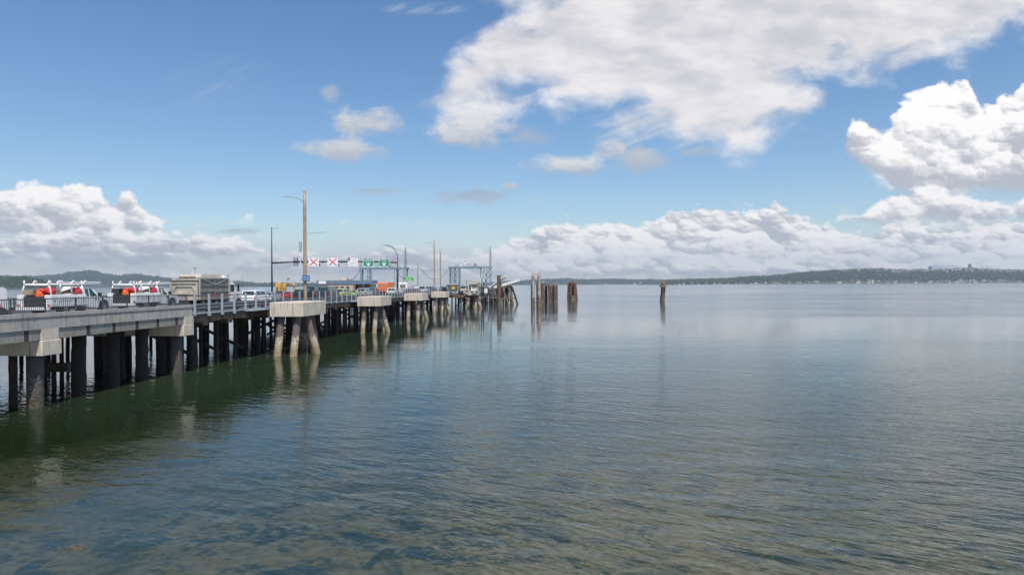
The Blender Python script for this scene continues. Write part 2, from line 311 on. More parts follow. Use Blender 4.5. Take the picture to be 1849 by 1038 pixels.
# water
def water_mat():
    m, gg, o = mat('sea water'); ge = gg.n('ShaderNodeNewGeometry'); P = V(gg.nt, ge.outputs['Position'])
    x, y, z = gg.sep(P)
    dist = gg.m('SQRT', gg.add(gg.mul(x, x), gg.mul(y, y)))
    # ripples, crests running across from upper left to lower right
    def rot(ang, sx, sy):
        ca, sa = math.cos(ang), math.sin(ang)
        u = gg.add(gg.mul(x, ca), gg.mul(y, sa)); v_ = gg.sub(gg.mul(y, ca), gg.mul(x, sa))
        return gg.xyz(gg.mul(u, sx), gg.mul(v_, sy), 0.0)
    r1 = gg.noise(rot(R(-32), .55, 1.25), 1.25, 3, .50, .25)
    r2 = gg.noise(rot(R(-12), .35, 1.0), .42, 2, .5, .3)
    r3 = gg.noise(rot(R(-44), .8, 1.6), 3.0, 2, .5, .2)
    big = gg.noise(gg.xyz(gg.mul(x, .012), gg.mul(y, .03)), 1.0, 4, .6, .5)      # gusts: rippled and calm patches
    gust = gg.mr(big, .36, .64, .40, 1.12)
    sl = gg.add(y, gg.mul(gg.sub(gg.noise(gg.xyz(gg.mul(x, .02), gg.mul(y, .06)), 1.0, 4, .65), .5), 60))
    calm = gg.mul(gg.mr(sl, 78, 92), gg.mr(sl, 150, 128))                        # glassy slick across the bay
    calm2 = gg.mul(gg.mr(sl, 420, 560), gg.mr(sl, 900, 700))
    calm = gg.m('MINIMUM', gg.add(calm, calm2), 1.0)
    near_right = gg.mul(gg.mr(gg.add(x, gg.mul(y, -.12)), -16, 10), 1.0)
    amp = gg.mul(gust, gg.mul(gg.sub(1.0, gg.mul(calm, .72)), gg.add(.5, gg.mul(near_right, .5))))
    hgt = gg.add(gg.add(gg.mul(r1, .125), gg.mul(r2, .12)), gg.mul(r3, .034))
    hgt = gg.mul(hgt, gg.mul(amp, gg.add(gg.mr(dist, 16, 85, 1.0, .28, smooth=False), gg.mr(dist, 140, 400, 0.0, .5))))
    b = gg.n('ShaderNodeBump'); b.inputs['Distance'].default_value = 1.0; b.inputs['Strength'].default_value = 1.0
    put(gg.nt, b.inputs['Height'], hgt)
    fr = gg.n('ShaderNodeFresnel'); fr.inputs['IOR'].default_value = 1.333; gg.nt.links.new(b.outputs[0], fr.inputs['Normal'])
    gl = gg.n('ShaderNodeBsdfGlossy'); put(gg.nt, gl.inputs['Roughness'], gg.mr(dist, 15, 300, .035, .10, smooth=False)); gg.nt.links.new(b.outputs[0], gl.inputs['Normal'])
    gl.inputs['Color'].default_value = (.96, .97, .98, 1)
    df = gg.n('ShaderNodeBsdfDiffuse')
    bn = gg.noise(gg.xyz(gg.mul(x, .05), gg.mul(y, .05)), 1.0, 5, .6)
    put(gg.nt, df.inputs['Color'], gg.mix(gg.mr(bn, .35, .65), (.016, .031, .011), (.025, .042, .022)))
    deep = gg.mr(dist, 60, 220)
    df2 = gg.n('ShaderNodeBsdfDiffuse'); df2.inputs['Color'].default_value = (.032, .055, .068, 1)
    mxd = gg.n('ShaderNodeMixShader'); put(gg.nt, mxd.inputs[0], deep); gg.nt.links.new(df.outputs[0], mxd.inputs[1]); gg.nt.links.new(df2.outputs[0], mxd.inputs[2])
    tr = gg.n('ShaderNodeBsdfTransparent'); tr.inputs['Color'].default_value = (.80, .84, .76, 1)
    mt = gg.n('ShaderNodeMixShader'); put(gg.nt, mt.inputs[0], gg.mr(dist, 14, 60, .12, 1.0, smooth=False))
    gg.nt.links.new(tr.outputs[0], mt.inputs[1]); gg.nt.links.new(mxd.outputs[0], mt.inputs[2])
    mx = gg.n('ShaderNodeMixShader'); gg.nt.links.new(fr.outputs[0], mx.inputs[0]); gg.nt.links.new(mt.outputs[0], mx.inputs[1]); gg.nt.links.new(gl.outputs[0], mx.inputs[2])
    gg.nt.links.new(mx.outputs[0], o.inputs[0]); return m
M['water'] = water_mat()
def bed_mat():
    m, gg, o = mat('sandy sea bed with weed'); ge = gg.n('ShaderNodeNewGeometry'); P = V(gg.nt, ge.outputs['Position'])
    n = gg.noise(P, .55, 6, .65, .6); n2 = gg.noise(P, 3.0, 4, .6, .4); n3 = gg.noise(P, .12, 3, .6)
    col = gg.mix(gg.mr(n2, .35, .65), (.215, .195, .145), (.14, .13, .098))
    col = gg.mix(gg.mr(gg.add(n, gg.mul(gg.sub(n2, .5), .35)), .47, .60), col, (.035, .062, .076))
    col = gg.mix(gg.mul(gg.mr(n3, .5, .65), .5), col, (.09, .095, .055))
    p = gg.n('ShaderNodeBsdfDiffuse'); put(gg.nt, p.inputs['Color'], col); gg.nt.links.new(p.outputs[0], o.inputs[0]); return m
M['bed'] = bed_mat()
def forest_mat(name, a, b_, c_):
    m, gg, o = mat(name); ge = gg.n('ShaderNodeNewGeometry'); P = V(gg.nt, ge.outputs['Position'])
    n = gg.noise(P, .013, 5, .65); n2 = gg.noise(P, .06, 2, .5)
    rnd = V(gg.nt, ge.outputs['Random Per Island'])
    col = gg.mix(gg.mr(n, .38, .62), a, b_)
    col = gg.mix(gg.mul(rnd, .75), col, c_)
    p = gg.n('ShaderNodeBsdfDiffuse'); put(gg.nt, p.inputs['Color'], col); gg.nt.links.new(p.outputs[0], o.inputs[0]); return m
M['forest'] = forest_mat('distant conifer wood', (.030, .052, .022), (.050, .075, .028), (.022, .040, .020))
M['forest_mix'] = forest_mat('wooded suburb slope', (.035, .060, .026), (.065, .085, .035), (.025, .045, .022))
M['hill_ground'] = pbr('wooded hill ground', (.05, .065, .035), (.035, .048, .028), .02, 1.0)
M['beach'] = pbr('pale beach sand', (.38, .33, .27), (.26, .22, .18), .03, 1.0)
M['tower_glass'] = pbr('blue tower glazing', (.045, .075, .13), (.035, .06, .11), .05, .5)
# ---------------------------------------------------------------- mesh helpers
class MB:
    def __init__(s): s.v = []; s.f = []; s.sm = []
    def _a(s, vs, fs, smooth=False):
        k = len(s.v); s.v += [tuple(p) for p in vs]
        for f in fs: s.f.append([i + k for i in f]); s.sm.append(smooth)
        return s
    def box(s, x0, x1, y0, y1, z0, z1, M_=None):
        vs = [Vector(p) for p in ((x0, y0, z0), (x1, y0, z0), (x1, y1, z0), (x0, y1, z0), (x0, y0, z1), (x1, y0, z1), (x1, y1, z1), (x0, y1, z1))]
        if M_: vs = [M_ @ p for p in vs]
        return s._a(vs, [(0, 3, 2, 1), (4, 5, 6, 7), (0, 1, 5, 4), (1, 2, 6, 5), (2, 3, 7, 6), (3, 0, 4, 7)])
    def bbox(s, x0, x1, y0, y1, z0, z1, b=.03):   # box with chamfered vertical and top edges
        lo = [(x0 + b, y0), (x1 - b, y0), (x1, y0 + b), (x1, y1 - b), (x1 - b, y1), (x0 + b, y1), (x0, y1 - b), (x0, y0 + b)]
        cx, cy = (x0 + x1) / 2, (y0 + y1) / 2
        def ins(p): return (p[0] + (b if p[0] < cx else -b), p[1] + (b if p[1] < cy else -b))
        vs = [(*p, z0) for p in lo] + [(*p, z1 - b) for p in lo] + [(*ins(p), z1) for p in lo]
        fs = [tuple(range(7, -1, -1)), tuple(range(16, 24))]
        for i in range(8):
            j = (i + 1) % 8; fs += [(i, j, 8 + j, 8 + i), (8 + i, 8 + j, 16 + j, 16 + i)]
        return s._a(vs, fs)
    def quadbox(s, pts, z0, z1):                  # prism over any ground polygon (counter-clockwise)
        n = len(pts); vs = [(p[0], p[1], z0) for p in pts] + [(p[0], p[1], z1) for p in pts]
        return s._a(vs, [tuple(range(n - 1, -1, -1)), tuple(range(n, 2 * n))] + [(i, (i + 1) % n, n + (i + 1) % n, n + i) for i in range(n)])
    def tube(s, a, b, r0, r1=None, n=10, cap=True, jit=0.0, seg=1, rnd=None):
        a = Vector(a); b = Vector(b); r1 = r0 if r1 is None else r1
        d = (b - a); q = d.to_track_quat('Z', 'Y') if d.length > 1e-6 else Matrix.Identity(3).to_quaternion()
        vs = []
        for k in range(seg + 1):
            t = k / seg; c = a.lerp(b, t); r = r0 + (r1 - r0) * t
            for i in range(n):
                an = 2 * math.pi * i / n; rr = r * (1 + (rnd.uniform(-jit, jit) if jit else 0))
                vs.append(c + q @ Vector((math.cos(an) * rr, math.sin(an) * rr, 0)))
        fs = []
        for k in range(seg):
            for i in range(n):
                j = (i + 1) % n; fs.append((k * n + i, k * n + j, (k + 1) * n + j, (k + 1) * n + i))
        k0 = len(s.v); s._a(vs, fs, True)
        if cap:
            s.f.append([k0 + i for i in range(n - 1, -1, -1)]); s.sm.append(False)
            s.f.append([k0 + seg * n + i for i in range(n)]); s.sm.append(False)
        return s
    def path(s, pts, r, n=8):
        for a, b in zip(pts[:-1], pts[1:]): s.tube(a, b, r, r, n)
        return s
    def bar(s, a, b, wx, wz):                      # rectangular bar between two points
        a = Vector(a); b = Vector(b); d = b - a; q = d.to_track_quat('Y', 'Z').to_matrix().to_4x4()
        return s.box(-wx / 2, wx / 2, 0, d.length, -wz / 2, wz / 2, Matrix.Translation(a) @ q)
    def side(s, prof, x0, x1, inset=0.0, ztop=None):  # side profile (y,z) extruded across x
        n = len(prof)
        vs = [(x0, y, z) for y, z in prof] + [(x1, y, z) for y, z in prof]
        if inset:
            zm = min(z for y, z in prof); zx = max(z for y, z in prof)
            vs = [(x + (inset if x == x0 else -inset) * (z - zm) / (zx - zm), y, z) for x, y, z in vs]
        fs = [tuple(range(n)), tuple(range(2 * n - 1, n - 1, -1))] + [(i, n + i, n + (i + 1) % n, (i + 1) % n) for i in range(n)]
        return s._a(vs, fs)
    def build(s, name, m, parent=None, fix=True):
        me = bpy.data.meshes.new(name); me.from_pydata(s.v, [], s.f); me.update()
        me.polygons.foreach_set('use_smooth', s.sm); me.materials.append(M[m] if isinstance(m, str) else m)
        if fix and len(s.v) < 60000:
            b = bmesh.new(); b.from_mesh(me); bmesh.ops.recalc_face_normals(b, faces=b.faces); b.to_mesh(me); b.free()
        o = bpy.data.objects.new(name, me); COL.objects.link(o)
        if parent: o.parent = parent
        return o
def tag(o, label=None, cat=None, group=None, kind=None):
    if label: o['label'] = label
    if cat: o['category'] = cat
    if group: o['group'] = group
    if kind: o['kind'] = kind
    return o
def thing(name, label, cat, loc=(0, 0, 0), rz=0, group=None):
    o = bpy.data.objects.new(name, None); COL.objects.link(o); o.location = loc; o.rotation_euler = (0, 0, rz); o.empty_display_size = .3
    return tag(o, label, cat, group)
KIDS = {}
def copy_tree(o, parent=None, kids=None):
    c = o.copy(); COL.objects.link(c)
    if parent: c.parent = parent
    for ch in [q for q in list(COL.objects) if q.parent is o]: copy_tree(ch, c)
    return c
def struct(name, mb, m): return tag(mb.build(name, m), kind='structure')

EA = math.atan(.055)
def E(Y): return -26.93 + .055 * (Y - 39.0)         # outer face of the pier
def W(Y, off, z): return Vector((E(Y) + off, Y, z))

# ---------------------------------------------------------------- setting: water, sea bed, shores
mb = MB(); mb._a([(-22000, -60, 0), (22000, -60, 0), (22000, 22000, 0), (-22000, 22000, 0)], [(0, 1, 2, 3)]); struct('water', mb, 'water')
mb = MB(); rows = []
for iy in range(60):
    Y = -60 + iy * 4
    for ix in range(60):
        X = -140 + ix * 6
        z = -1.0 - max(0, Y) * .045 - max(0, Y - 50) * .05 + .25 * mnoise.noise((X * .15, Y * .15, 0))
        mb.v.append((X, Y, z))
for iy in range(59):
    for ix in range(59):
        i = iy * 60 + ix; mb.f.append([i, i + 1, i + 61, i + 60]); mb.sm.append(True)
struct('seabed', mb, 'bed')

rng = np.random.default_rng(5)
def prof_y(prof, x): return float(np.interp(x, [p[0] for p in prof], [p[1] for p in prof]))
def hill(name, prof, D0, depth, m, tree_h, nx=160, nv=14, rough=6):
    """a shore rising to a ridge; prof gives the ridge line seen from the pier"""
    xs = np.linspace(prof[0][0], prof[-1][0], nx); Dr = D0 + depth
    mb = MB(); Z = np.zeros((nv + 3, nx))
    for j in range(nv + 3):
        v = j / nv
        for i, x in enumerate(xs):
            d = D0 + depth * v
            zr = max(2.0, (hor(x) - prof_y(prof, x)) * Dr / F + 7 - tree_h)
            hh = zr * (math.sin(min(v, 1) * math.pi / 2) ** .8) if v <= 1 else zr * (1 - (v - 1) * 1.5)
            if 0 < v < 1: hh += rough * mnoise.noise((x * .03, v * 5, 3.0)) * math.sin(v * math.pi)
            z = max(hh, .6) if j else -2.0
            Z[j, i] = z
            mb.v.append(((x - 924.5) / F * Dr * (d / Dr), d, z))
    for j in range(nv + 2):
        for i in range(nx - 1):
            k = j * nx + i; mb.f.append([k, k + 1, k + nx + 1, k + nx]); mb.sm.append(True)
    o = struct(name, mb, m)
    def surf(x, v):
        fi = np.clip((x - xs[0]) / (xs[-1] - xs[0]) * (nx - 1), 0, nx - 1.001); fj = np.clip(v * nv, 0, nv + 1.99)
        i = int(fi); j = int(fj); a = fi - i; b = fj - j
        z = Z[j, i] * (1 - a) * (1 - b) + Z[j, i + 1] * a * (1 - b) + Z[j + 1, i] * (1 - a) * b + Z[j + 1, i + 1] * a * b
        d = D0 + depth * v
        return (x - 924.5) / F * d, d, z
    return surf
def wood(name, surf, x0, x1, n, hmin, hmax, m, vmin=.03, vmax=1.03, conif=.5, dens=None):
    """a far wood: ragged conifers and rounded crowns, each a small ring stack"""
    Vs = []; Fs = []; k = 0
    while k < n:
        x = rng.uniform(x0, x1); v = vmin + (vmax - vmin) * rng.random() ** .8
        if dens and rng.random() > dens(x, v): k += 1; continue
        X, Y, Z = surf(x, v); h = rng.uniform(hmin, hmax) * (1.25 if rng.random() < .12 else 1)
        con = rng.random() < conif; b = len(Vs)
        rings = ((0, .16), (.12, .20), (.55, .12)) if con else ((0, .16), (.3, .42), (.75, .34))
        ph = rng.uniform(0, 6)
        for (t, r) in rings:
            for q in range(6):
                rr = h * r * rng.uniform(.72, 1.28)
                Vs.append((X + rr * math.cos(ph + q * math.pi / 3), Y + rr * math.sin(ph + q * math.pi / 3), Z + h * t * rng.uniform(.9, 1.1) - 1))
        Vs.append((X + rng.uniform(-.05, .05) * h, Y, Z + h - 1))
        for r in range(2):
            for q in range(6):
                q2 = (q + 1) % 6; Fs.append((b + r * 6 + q, b + r * 6 + q2, b + r * 6 + 6 + q2, b + r * 6 + 6 + q))
        for q in range(6): Fs.append((b + 12 + q, b + 12 + (q + 1) % 6, b + 18))
        k += 1
    me = bpy.data.meshes.new(name); me.from_pydata(Vs, [], Fs); me.materials.append(M[m])
    o = bpy.data.objects.new(name, me); COL.objects.link(o); return o
# nearer wooded point, far left
P1 = [(-260, 488), (-100, 494), (0, 499), (10, 501), (22, 500), (40, 500), (52, 502), (64, 503), (78, 508), (92, 516), (104, 520)]
s1 = hill('wooded_point', P1, 2600, 500, 'hill_ground', 14)
tag(wood('point_forest', s1, -260, 100, 2600, 10, 19, 'forest', conif=.6), 'dark green conifer wood on the near point at the far left', 'forest', kind='stuff')
P2 = [(-300, 495), (0, 499), (60, 500), (90, 498), (110, 497), (122, 493), (140, 492), (155, 490), (168, 490), (178, 493), (188, 496), (200, 497), (212, 500), (226, 497), (238, 496.5), (252, 496.5), (268, 499), (284, 501), (300, 503), (330, 505), (380, 508), (400, 511), (430, 509.5), (450, 511.5), (470, 513.5), (500, 513), (530, 514), (560, 515), (600, 516)]
s2 = hill('island_hills', P2, 6200, 1500, 'hill_ground', 20, nx=220)
tag(wood('island_forest', s2, -300, 600, 9000, 22, 36, 'forest', conif=.6), 'blue green forest covering the long island hills on the left', 'forest', kind='stuff')
P3 = [(870, 514), (900, 509.5), (920, 508), (940, 508), (965, 505.5), (985, 504.5), (1010, 504), (1026, 503), (1040, 505), (1060, 506), (1090, 504.5), (1111, 504), (1140, 505.5), (1170, 505), (1200, 506), (1250, 504), (1290, 503.5), (1330, 502.5), (1400, 502.5)]
s3 = hill('far_shore_hills', P3, 7600, 1200, 'hill_ground', 14, nx=200)
tag(wood('far_shore_forest', s3, 872, 1400, 3600, 16, 28, 'forest', conif=.4), 'low blue wooded shoreline across the water behind the pilings', 'forest', kind='stuff')
P4 = [(1150, 511), (1200, 508.5), (1270, 506.5), (1310, 505.5), (1345, 501), (1372, 499.5), (1396, 499), (1424, 495.5), (1445, 493), (1463, 492), (1490, 490), (1516, 488.5), (1545, 487.5), (1586, 486), (1612, 487.5), (1638, 488.5), (1670, 488), (1709, 487.5), (1730, 486), (1750, 485.5), (1775, 487.5), (1796, 488.5), (1849, 489), (1950, 488), (2150, 490), (2300, 500)]
s4 = hill('suburb_hills', P4, 4600, 900, 'hill_ground', 12, nx=260, nv=18)
def dens4(x, v): return 1.0 if x < 1560 or v < .55 else .38
tag(wood('hillside_woods', s4, 1200, 2250, 9500, 10, 24, 'forest_mix', vmin=.06, conif=.35, dens=dens4), 'green woods covering the long ridge below the two towers', 'forest', kind='stuff')
# beaches
mb = MB()
for x0, x1, D in ((1290, 2100, 4590), (940, 1300, 7580)):
    mb.quadbox([((x0 - 924.5) / F * D, D - 14), ((x1 - 924.5) / F * D, D - 14), ((x1 - 924.5) / F * (D + 60), D + 60), ((x0 - 924.5) / F * (D + 60), D + 60)], -2, 2.4 if D < 5000 else 3.5)
struct('beach', mb, 'beach')

# houses on the far shore, each an object; copies share six designs
hm = []
WALLS = [(.70, .68, .64), (.58, .52, .44), (.82, .81, .79), (.32, .33, .34), (.48, .33, .26), (.66, .64, .57)]
ROOFS = [(.12, .115, .11), (.20, .13, .10), (.16, .16, .17), (.26, .24, .22), (.10, .10, .11), (.22, .19, .17)]
for i in range(6):
    L_, Wd, Hh, rf = [(14, 10, 6, 3), (11, 9, 7.5, 3.2), (18, 11, 6, 3.4), (12, 12, 9, 2.2), (16, 9, 5.5, 3), (22, 12, 8, 1.2)][i]
    wm = pbr('far house wall %s' % 'abcdef'[i], WALLS[i], None, .3, .85); rm = pbr('far house roof %s' % 'abcdef'[i], ROOFS[i], None, .3, .8)
    gl = M['glass']
    vs = [(-L_/2, -Wd/2, -10), (L_/2, -Wd/2, -10), (L_/2, Wd/2, -10), (-L_/2, Wd/2, -10), (-L_/2, -Wd/2, Hh), (L_/2, -Wd/2, Hh), (L_/2, Wd/2, Hh), (-L_/2, Wd/2, Hh)]
    fs = [(0, 1, 5, 4), (1, 2, 6, 5), (2, 3, 7, 6), (3, 0, 4, 7)]; mi = [0] * 4
    e = .7; k = len(vs)
    vs += [(-L_/2-e, -Wd/2-e, Hh-.3), (L_/2+e, -Wd/2-e, Hh-.3), (L_/2+e, Wd/2+e, Hh-.3), (-L_/2-e, Wd/2+e, Hh-.3), (-L_/2-e, 0, Hh+rf), (L_/2+e, 0, Hh+rf)]
    fs += [(k, k+1, k+5, k+4), (k+2, k+3, k+4, k+5), (k, k+4, k+3), (k+1, k+2, k+5)]; mi += [1, 1, 0, 0]
    for q in range(3):
        for zz in ((1, 2.6), (4, 5.4)) if Hh > 5.6 else ((1.2, 3),):
            cx = -L_/2 + (q + .5) * L_/3; k = len(vs)
            vs += [(cx-1.2, -Wd/2-.06, zz[0]), (cx+1.2, -Wd/2-.06, zz[0]), (cx+1.2, -Wd/2-.06, zz[1]), (cx-1.2, -Wd/2-.06, zz[1])]; fs.append((k, k+1, k+2, k+3)); mi.append(2)
    me = bpy.data.meshes.new('hillside_house'); me.from_pydata(vs, [], fs)
    for a_ in (wm, rm, gl): me.materials.append(a_)
    me.polygons.foreach_set('material_index', mi); hm.append(me)
random.seed(11)
hl = ['pale grey house among trees on the far ridge', 'tan house among trees on the far ridge', 'white house among trees on the far ridge', 'dark grey house among trees on the far ridge', 'brown house among trees on the far ridge', 'long cream flat roofed block among trees on the far ridge']
def put_house(surf, x, v, grp, lab, k, sc_=1.0):
    X, Y, Z = surf(x, v)
    o = bpy.data.objects.new('hillside_house', hm[k]); COL.objects.link(o); o.location = (X, Y, Z + (7 if v > .3 else 2)); o.rotation_euler = (0, 0, random.uniform(-.7, .7)); o.scale = (sc_,) * 3
    tag(o, lab, 'house', grp)
for i in range(150):
    x = random.uniform(1610, 1849) if i % 5 else random.uniform(1500, 1640); v = random.uniform(.52, 1.0); k = random.randrange(6)
    put_house(s4, x, v, 'houses along the top of the far ridge', hl[k], k, random.uniform(1.2, 1.8))
sl_ = [h.replace('among trees on the far ridge', 'on the beach below the far wooded ridge') for h in hl]
for i in range(92):
    x = random.uniform(1215, 1849); v = random.uniform(.012, .07); k = random.randrange(6)
    put_house(s4, x, v, 'houses along the far beach', sl_[k], k, random.uniform(.65, .95))
sl2 = [h.replace('among trees on the far ridge', 'on the low blue shore behind the pilings') for h in hl]
for i in range(48):
    x = random.uniform(945, 1330); v = random.uniform(.02, .95); k = random.choice((0, 1, 2, 2, 5))
    put_house(s3, x, v, 'houses on the low far shore', sl2[k], k, random.uniform(.9, 1.4))
# two towers on the skyline beyond the ridge
def tower(x, ytop, ybase, wpx, lab, split):
    d = 7200; p = at(x, d); ztop = 7 + (hor(x) - ytop) * d / F; wd = wpx / F * d; hh = ztop
    t = thing('tower_block', lab, 'tower block', (p.x, d, 0))
    mb = MB(); mb.bbox(-wd / 2, wd * (.12 if split else .5), -14, 14, 0, ztop, 1.5)
    mb.build('tower_shaft', 'tower_glass', t)
    if split:
        MB().bbox(wd * .12, wd / 2, -12, 12, 0, ztop - 28, 1.5).build('lower_shaft', 'tower_glass', t)
    f = MB()
    z = 60
    while z < ztop - 34:
        f.box(-wd / 2 - .4, wd * .5 + .4, -14.6, 14.4, z, z + 1.0); z += 9
    f.build('floor_band', 'sign_grey', t)
    MB().box(-wd * .25, wd * .1, -6, 6, ztop, ztop + 6).build('plant_room', 'tower_glass', t)
tower(1680, 481.5, 488, 4.6, 'small pale blue tower standing beyond the ridge, left of the darker one', False)
tower(1752.5, 477.5, 488, 6.6, 'dark blue stepped high rise tower standing above the ridge', True)

# ---------------------------------------------------------------- concrete bridge span
YB0, YB1 = 14.0, 55.6
br = thing('concrete_bridge', 'grey concrete bridge approach with panelled side wall', 'bridge', (0, 0, 0))
def sheet(mb, y0, y1, o0, o1, z0, z1):             # prism that follows the pier line
    return mb.quadbox([(E(y0) + o0, y0), (E(y0) + o1, y0), (E(y1) + o1, y1), (E(y1) + o0, y1)], z0, z1)
sheet(MB(), YB0, YB1, -24, -.45, 4.66, 5.08).build('deck_slab', 'deck', br)
wl = MB(); JY = [38.55 + 2.55 * k for k in range(-9, 7)] + [YB1]
for a_, b_ in zip([YB0] + JY[:-1], JY):
    if b_ - a_ < .1: continue
    mid = (a_ + b_) / 2 - .25
    sheet(wl, a_ + .035, mid - .014, -.42, 0, 4.6, 5.25)
    sheet(wl, mid + .014, b_ - .035, -.42, 0, 4.6, 5.25)
wl.build('wall_panel', 'wall_concrete', br)
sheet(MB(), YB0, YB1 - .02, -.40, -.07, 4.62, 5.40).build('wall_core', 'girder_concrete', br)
cp = MB()
for a_, b_ in zip([YB0] + JY[:-1], JY):
    if b_ - a_ > .1: sheet(cp, a_ + .012, b_ - .012, -.46, .045, 5.29, 5.52)
cp.build('coping', 'wall_concrete', br)
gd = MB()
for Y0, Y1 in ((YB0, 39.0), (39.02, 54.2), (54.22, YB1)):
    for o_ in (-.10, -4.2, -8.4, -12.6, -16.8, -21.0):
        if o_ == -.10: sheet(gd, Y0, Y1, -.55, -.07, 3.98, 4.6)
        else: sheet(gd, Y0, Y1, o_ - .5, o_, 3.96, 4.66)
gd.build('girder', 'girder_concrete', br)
for k in range(-9, 7):
    y_ = 38.55 + 2.55 * k - .55
    if 38.6 < y_ < 40.8 or y_ > 54: continue
    sheet(MB(), y_ - .17, y_ + .17, -.1, -.064, 4.0, 4.6).build('drain_stain', 'stain', br)
for y_ in (39.05, 54.35): sheet(MB(), y_, y_ + 1.35, -.5, .004, 3.975, 4.598).build('end_block', 'cap_concrete', br)
# pier bents under the bridge
def bent(yc, lab):
    t = thing('bridge_pier', lab, 'bridge pier', (E(yc), yc, 0), -EA)
    MB().bbox(-23.5, .05, -.8, .8, 3.08, 3.95, .04).build('cap_beam', 'cap_concrete', t)
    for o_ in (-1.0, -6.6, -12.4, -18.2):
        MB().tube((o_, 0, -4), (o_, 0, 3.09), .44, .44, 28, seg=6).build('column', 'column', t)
    MB().box(-.28, -.16, .35, .47, 3.95, 4.2).build('bearing_pin', 'stain', t)
    return t
bent(39.8, 'nearest concrete bridge pier with round column and pale beam end')
bent(54.9, 'second concrete bridge pier where the panelled wall ends')
bent(24.6, 'concrete bridge pier just outside the left edge')
# picket railing on the wall
def bar_along(mb, y0, y1, off, z, wx, wz): return sheet(mb, y0, y1, off - wx / 2, off + wx / 2, z - wz / 2, z + wz / 2)
rl = thing('picket_railing', 'dark metal picket railing on top of the concrete wall', 'railing')
a_ = MB(); bar_along(a_, YB0, YB1 - .2, -.22, 6.33, .07, .06); a_.build('top_rail', 'rail_dark', rl)
a_ = MB(); bar_along(a_, YB0, YB1 - .2, -.22, 5.64, .05, .045); a_.build('bottom_rail', 'rail_dark', rl)
pk = MB(); y_ = YB0 + .1
while y_ < YB1 - .3:
    pk.box(E(y_) - .232, E(y_) - .208, y_ - .012, y_ + .012, 5.66, 6.31); y_ += .16
pk.build('pickets', 'rail_dark', rl)
for k in range(17):
    y_ = YB0 + .15 + k * 2.55
    MB().box(E(y_) - .25, E(y_) - .19, y_ - .03, y_ + .03, 5.5, 6.3).build('railing_post', 'rail_dark', rl)

# ---------------------------------------------------------------- timber wharf beyond the bridge
YW0, YW1 = 55.75, 186
wf = thing('timber_wharf', 'long timber ferry wharf with dark deck edge behind the bridge', 'wharf')
sheet(MB(), YW0, 132, -25, -.12, 4.42, 4.70).build('deck_slab', 'deck', wf)
sheet(MB(), 132.0, 206, -36, -.12, 4.42, 4.695).build('wide_deck_slab', 'deck', wf)
fb = MB(); y_ = YW0; random.seed(3)
while y_ < YW1:
    L_ = random.uniform(3.2, 6.0); L_ = min(L_, YW1 - y_)
    sheet(fb, y_ + .02, y_ + L_ - .02, -.42 + random.uniform(-.03, .03), -.06 + random.uniform(-.05, .03), 4.0 + random.uniform(-.06, .05), 4.41); y_ += L_
fb.build('edge_beam', 'timber', wf)
sheet(MB(), YW0, YW1, -.40, -.02, 4.705, 4.80).build('edge_kerb', 'galv', wf)
sb = MB()
for o_ in range(2, 24, 2): sheet(sb, YW0, 200, -o_ - .2, -o_ + .1, 4.1, 4.41)
sb.build('stringer', 'timber', wf)
sheet(MB(), YW0, 200, -24.9, -24.5, 4.705, 5.0).build('far_kerb', 'timber', wf)
# walkway lane paint
pt = MB()
for o_ in (-6.6, -10.2, -13.8, -17.4): sheet(pt, YW0, 150, o_ - .06, o_ + .06, 4.704, 4.708)
pt.build('lane_line', 'paint', wf)
# bents of piles
random.seed(21)
def pile_mb(x, y, z1, r, rnd, lx=0, ly=0, n=12):
    mb = MB(); mb.tube((x - lx * 1.6, y - ly * 1.6, -3.5), (x, y, z1), r * 1.08, r * .92, n, jit=.06, seg=9, rnd=rnd); return mb
def timber_bent(Y, lab, full=True):
    t = thing('pile_bent', lab, 'pile bent', (E(Y), Y, 0), -EA, 'timber pile bents under the wharf')
    m_ = MB(); m_.box(-24.5, .18, -.17, .17, 3.72, 4.08); m_.build('cap_timber', 'timber', t)
    offs = [-1.35, -2.6, -5.4, -9.4, -13.6, -18.4, -23.6] if full else [-1.3, -3.4, -7.4, -13.6, -20.4]
    for o_ in offs:
        if random.random() < .12: continue
        jx = random.uniform(-.3, .3)
        pile_mb(o_ + jx, random.uniform(-.1, .1), 3.73, random.uniform(.17, .25), random, random.uniform(-.12, .12), random.uniform(-.1, .1)).build('timber_pile', 'wet_timber', t)
    if random.random() < .6:
        s_ = random.choice((-1, 1)); c_ = MB(); c_.bar((-6 if s_ > 0 else -1, .3, 1.0), (-1 if s_ > 0 else -6, .3, 3.4), .08, .28); c_.build('cross_brace', 'timber', t)
Y = 57.6; n_ = 0
while Y < 184:
    timber_bent(Y, 'row of dark creosoted timber piles holding up the wharf deck', Y < 110); Y += 4.4; n_ += 1
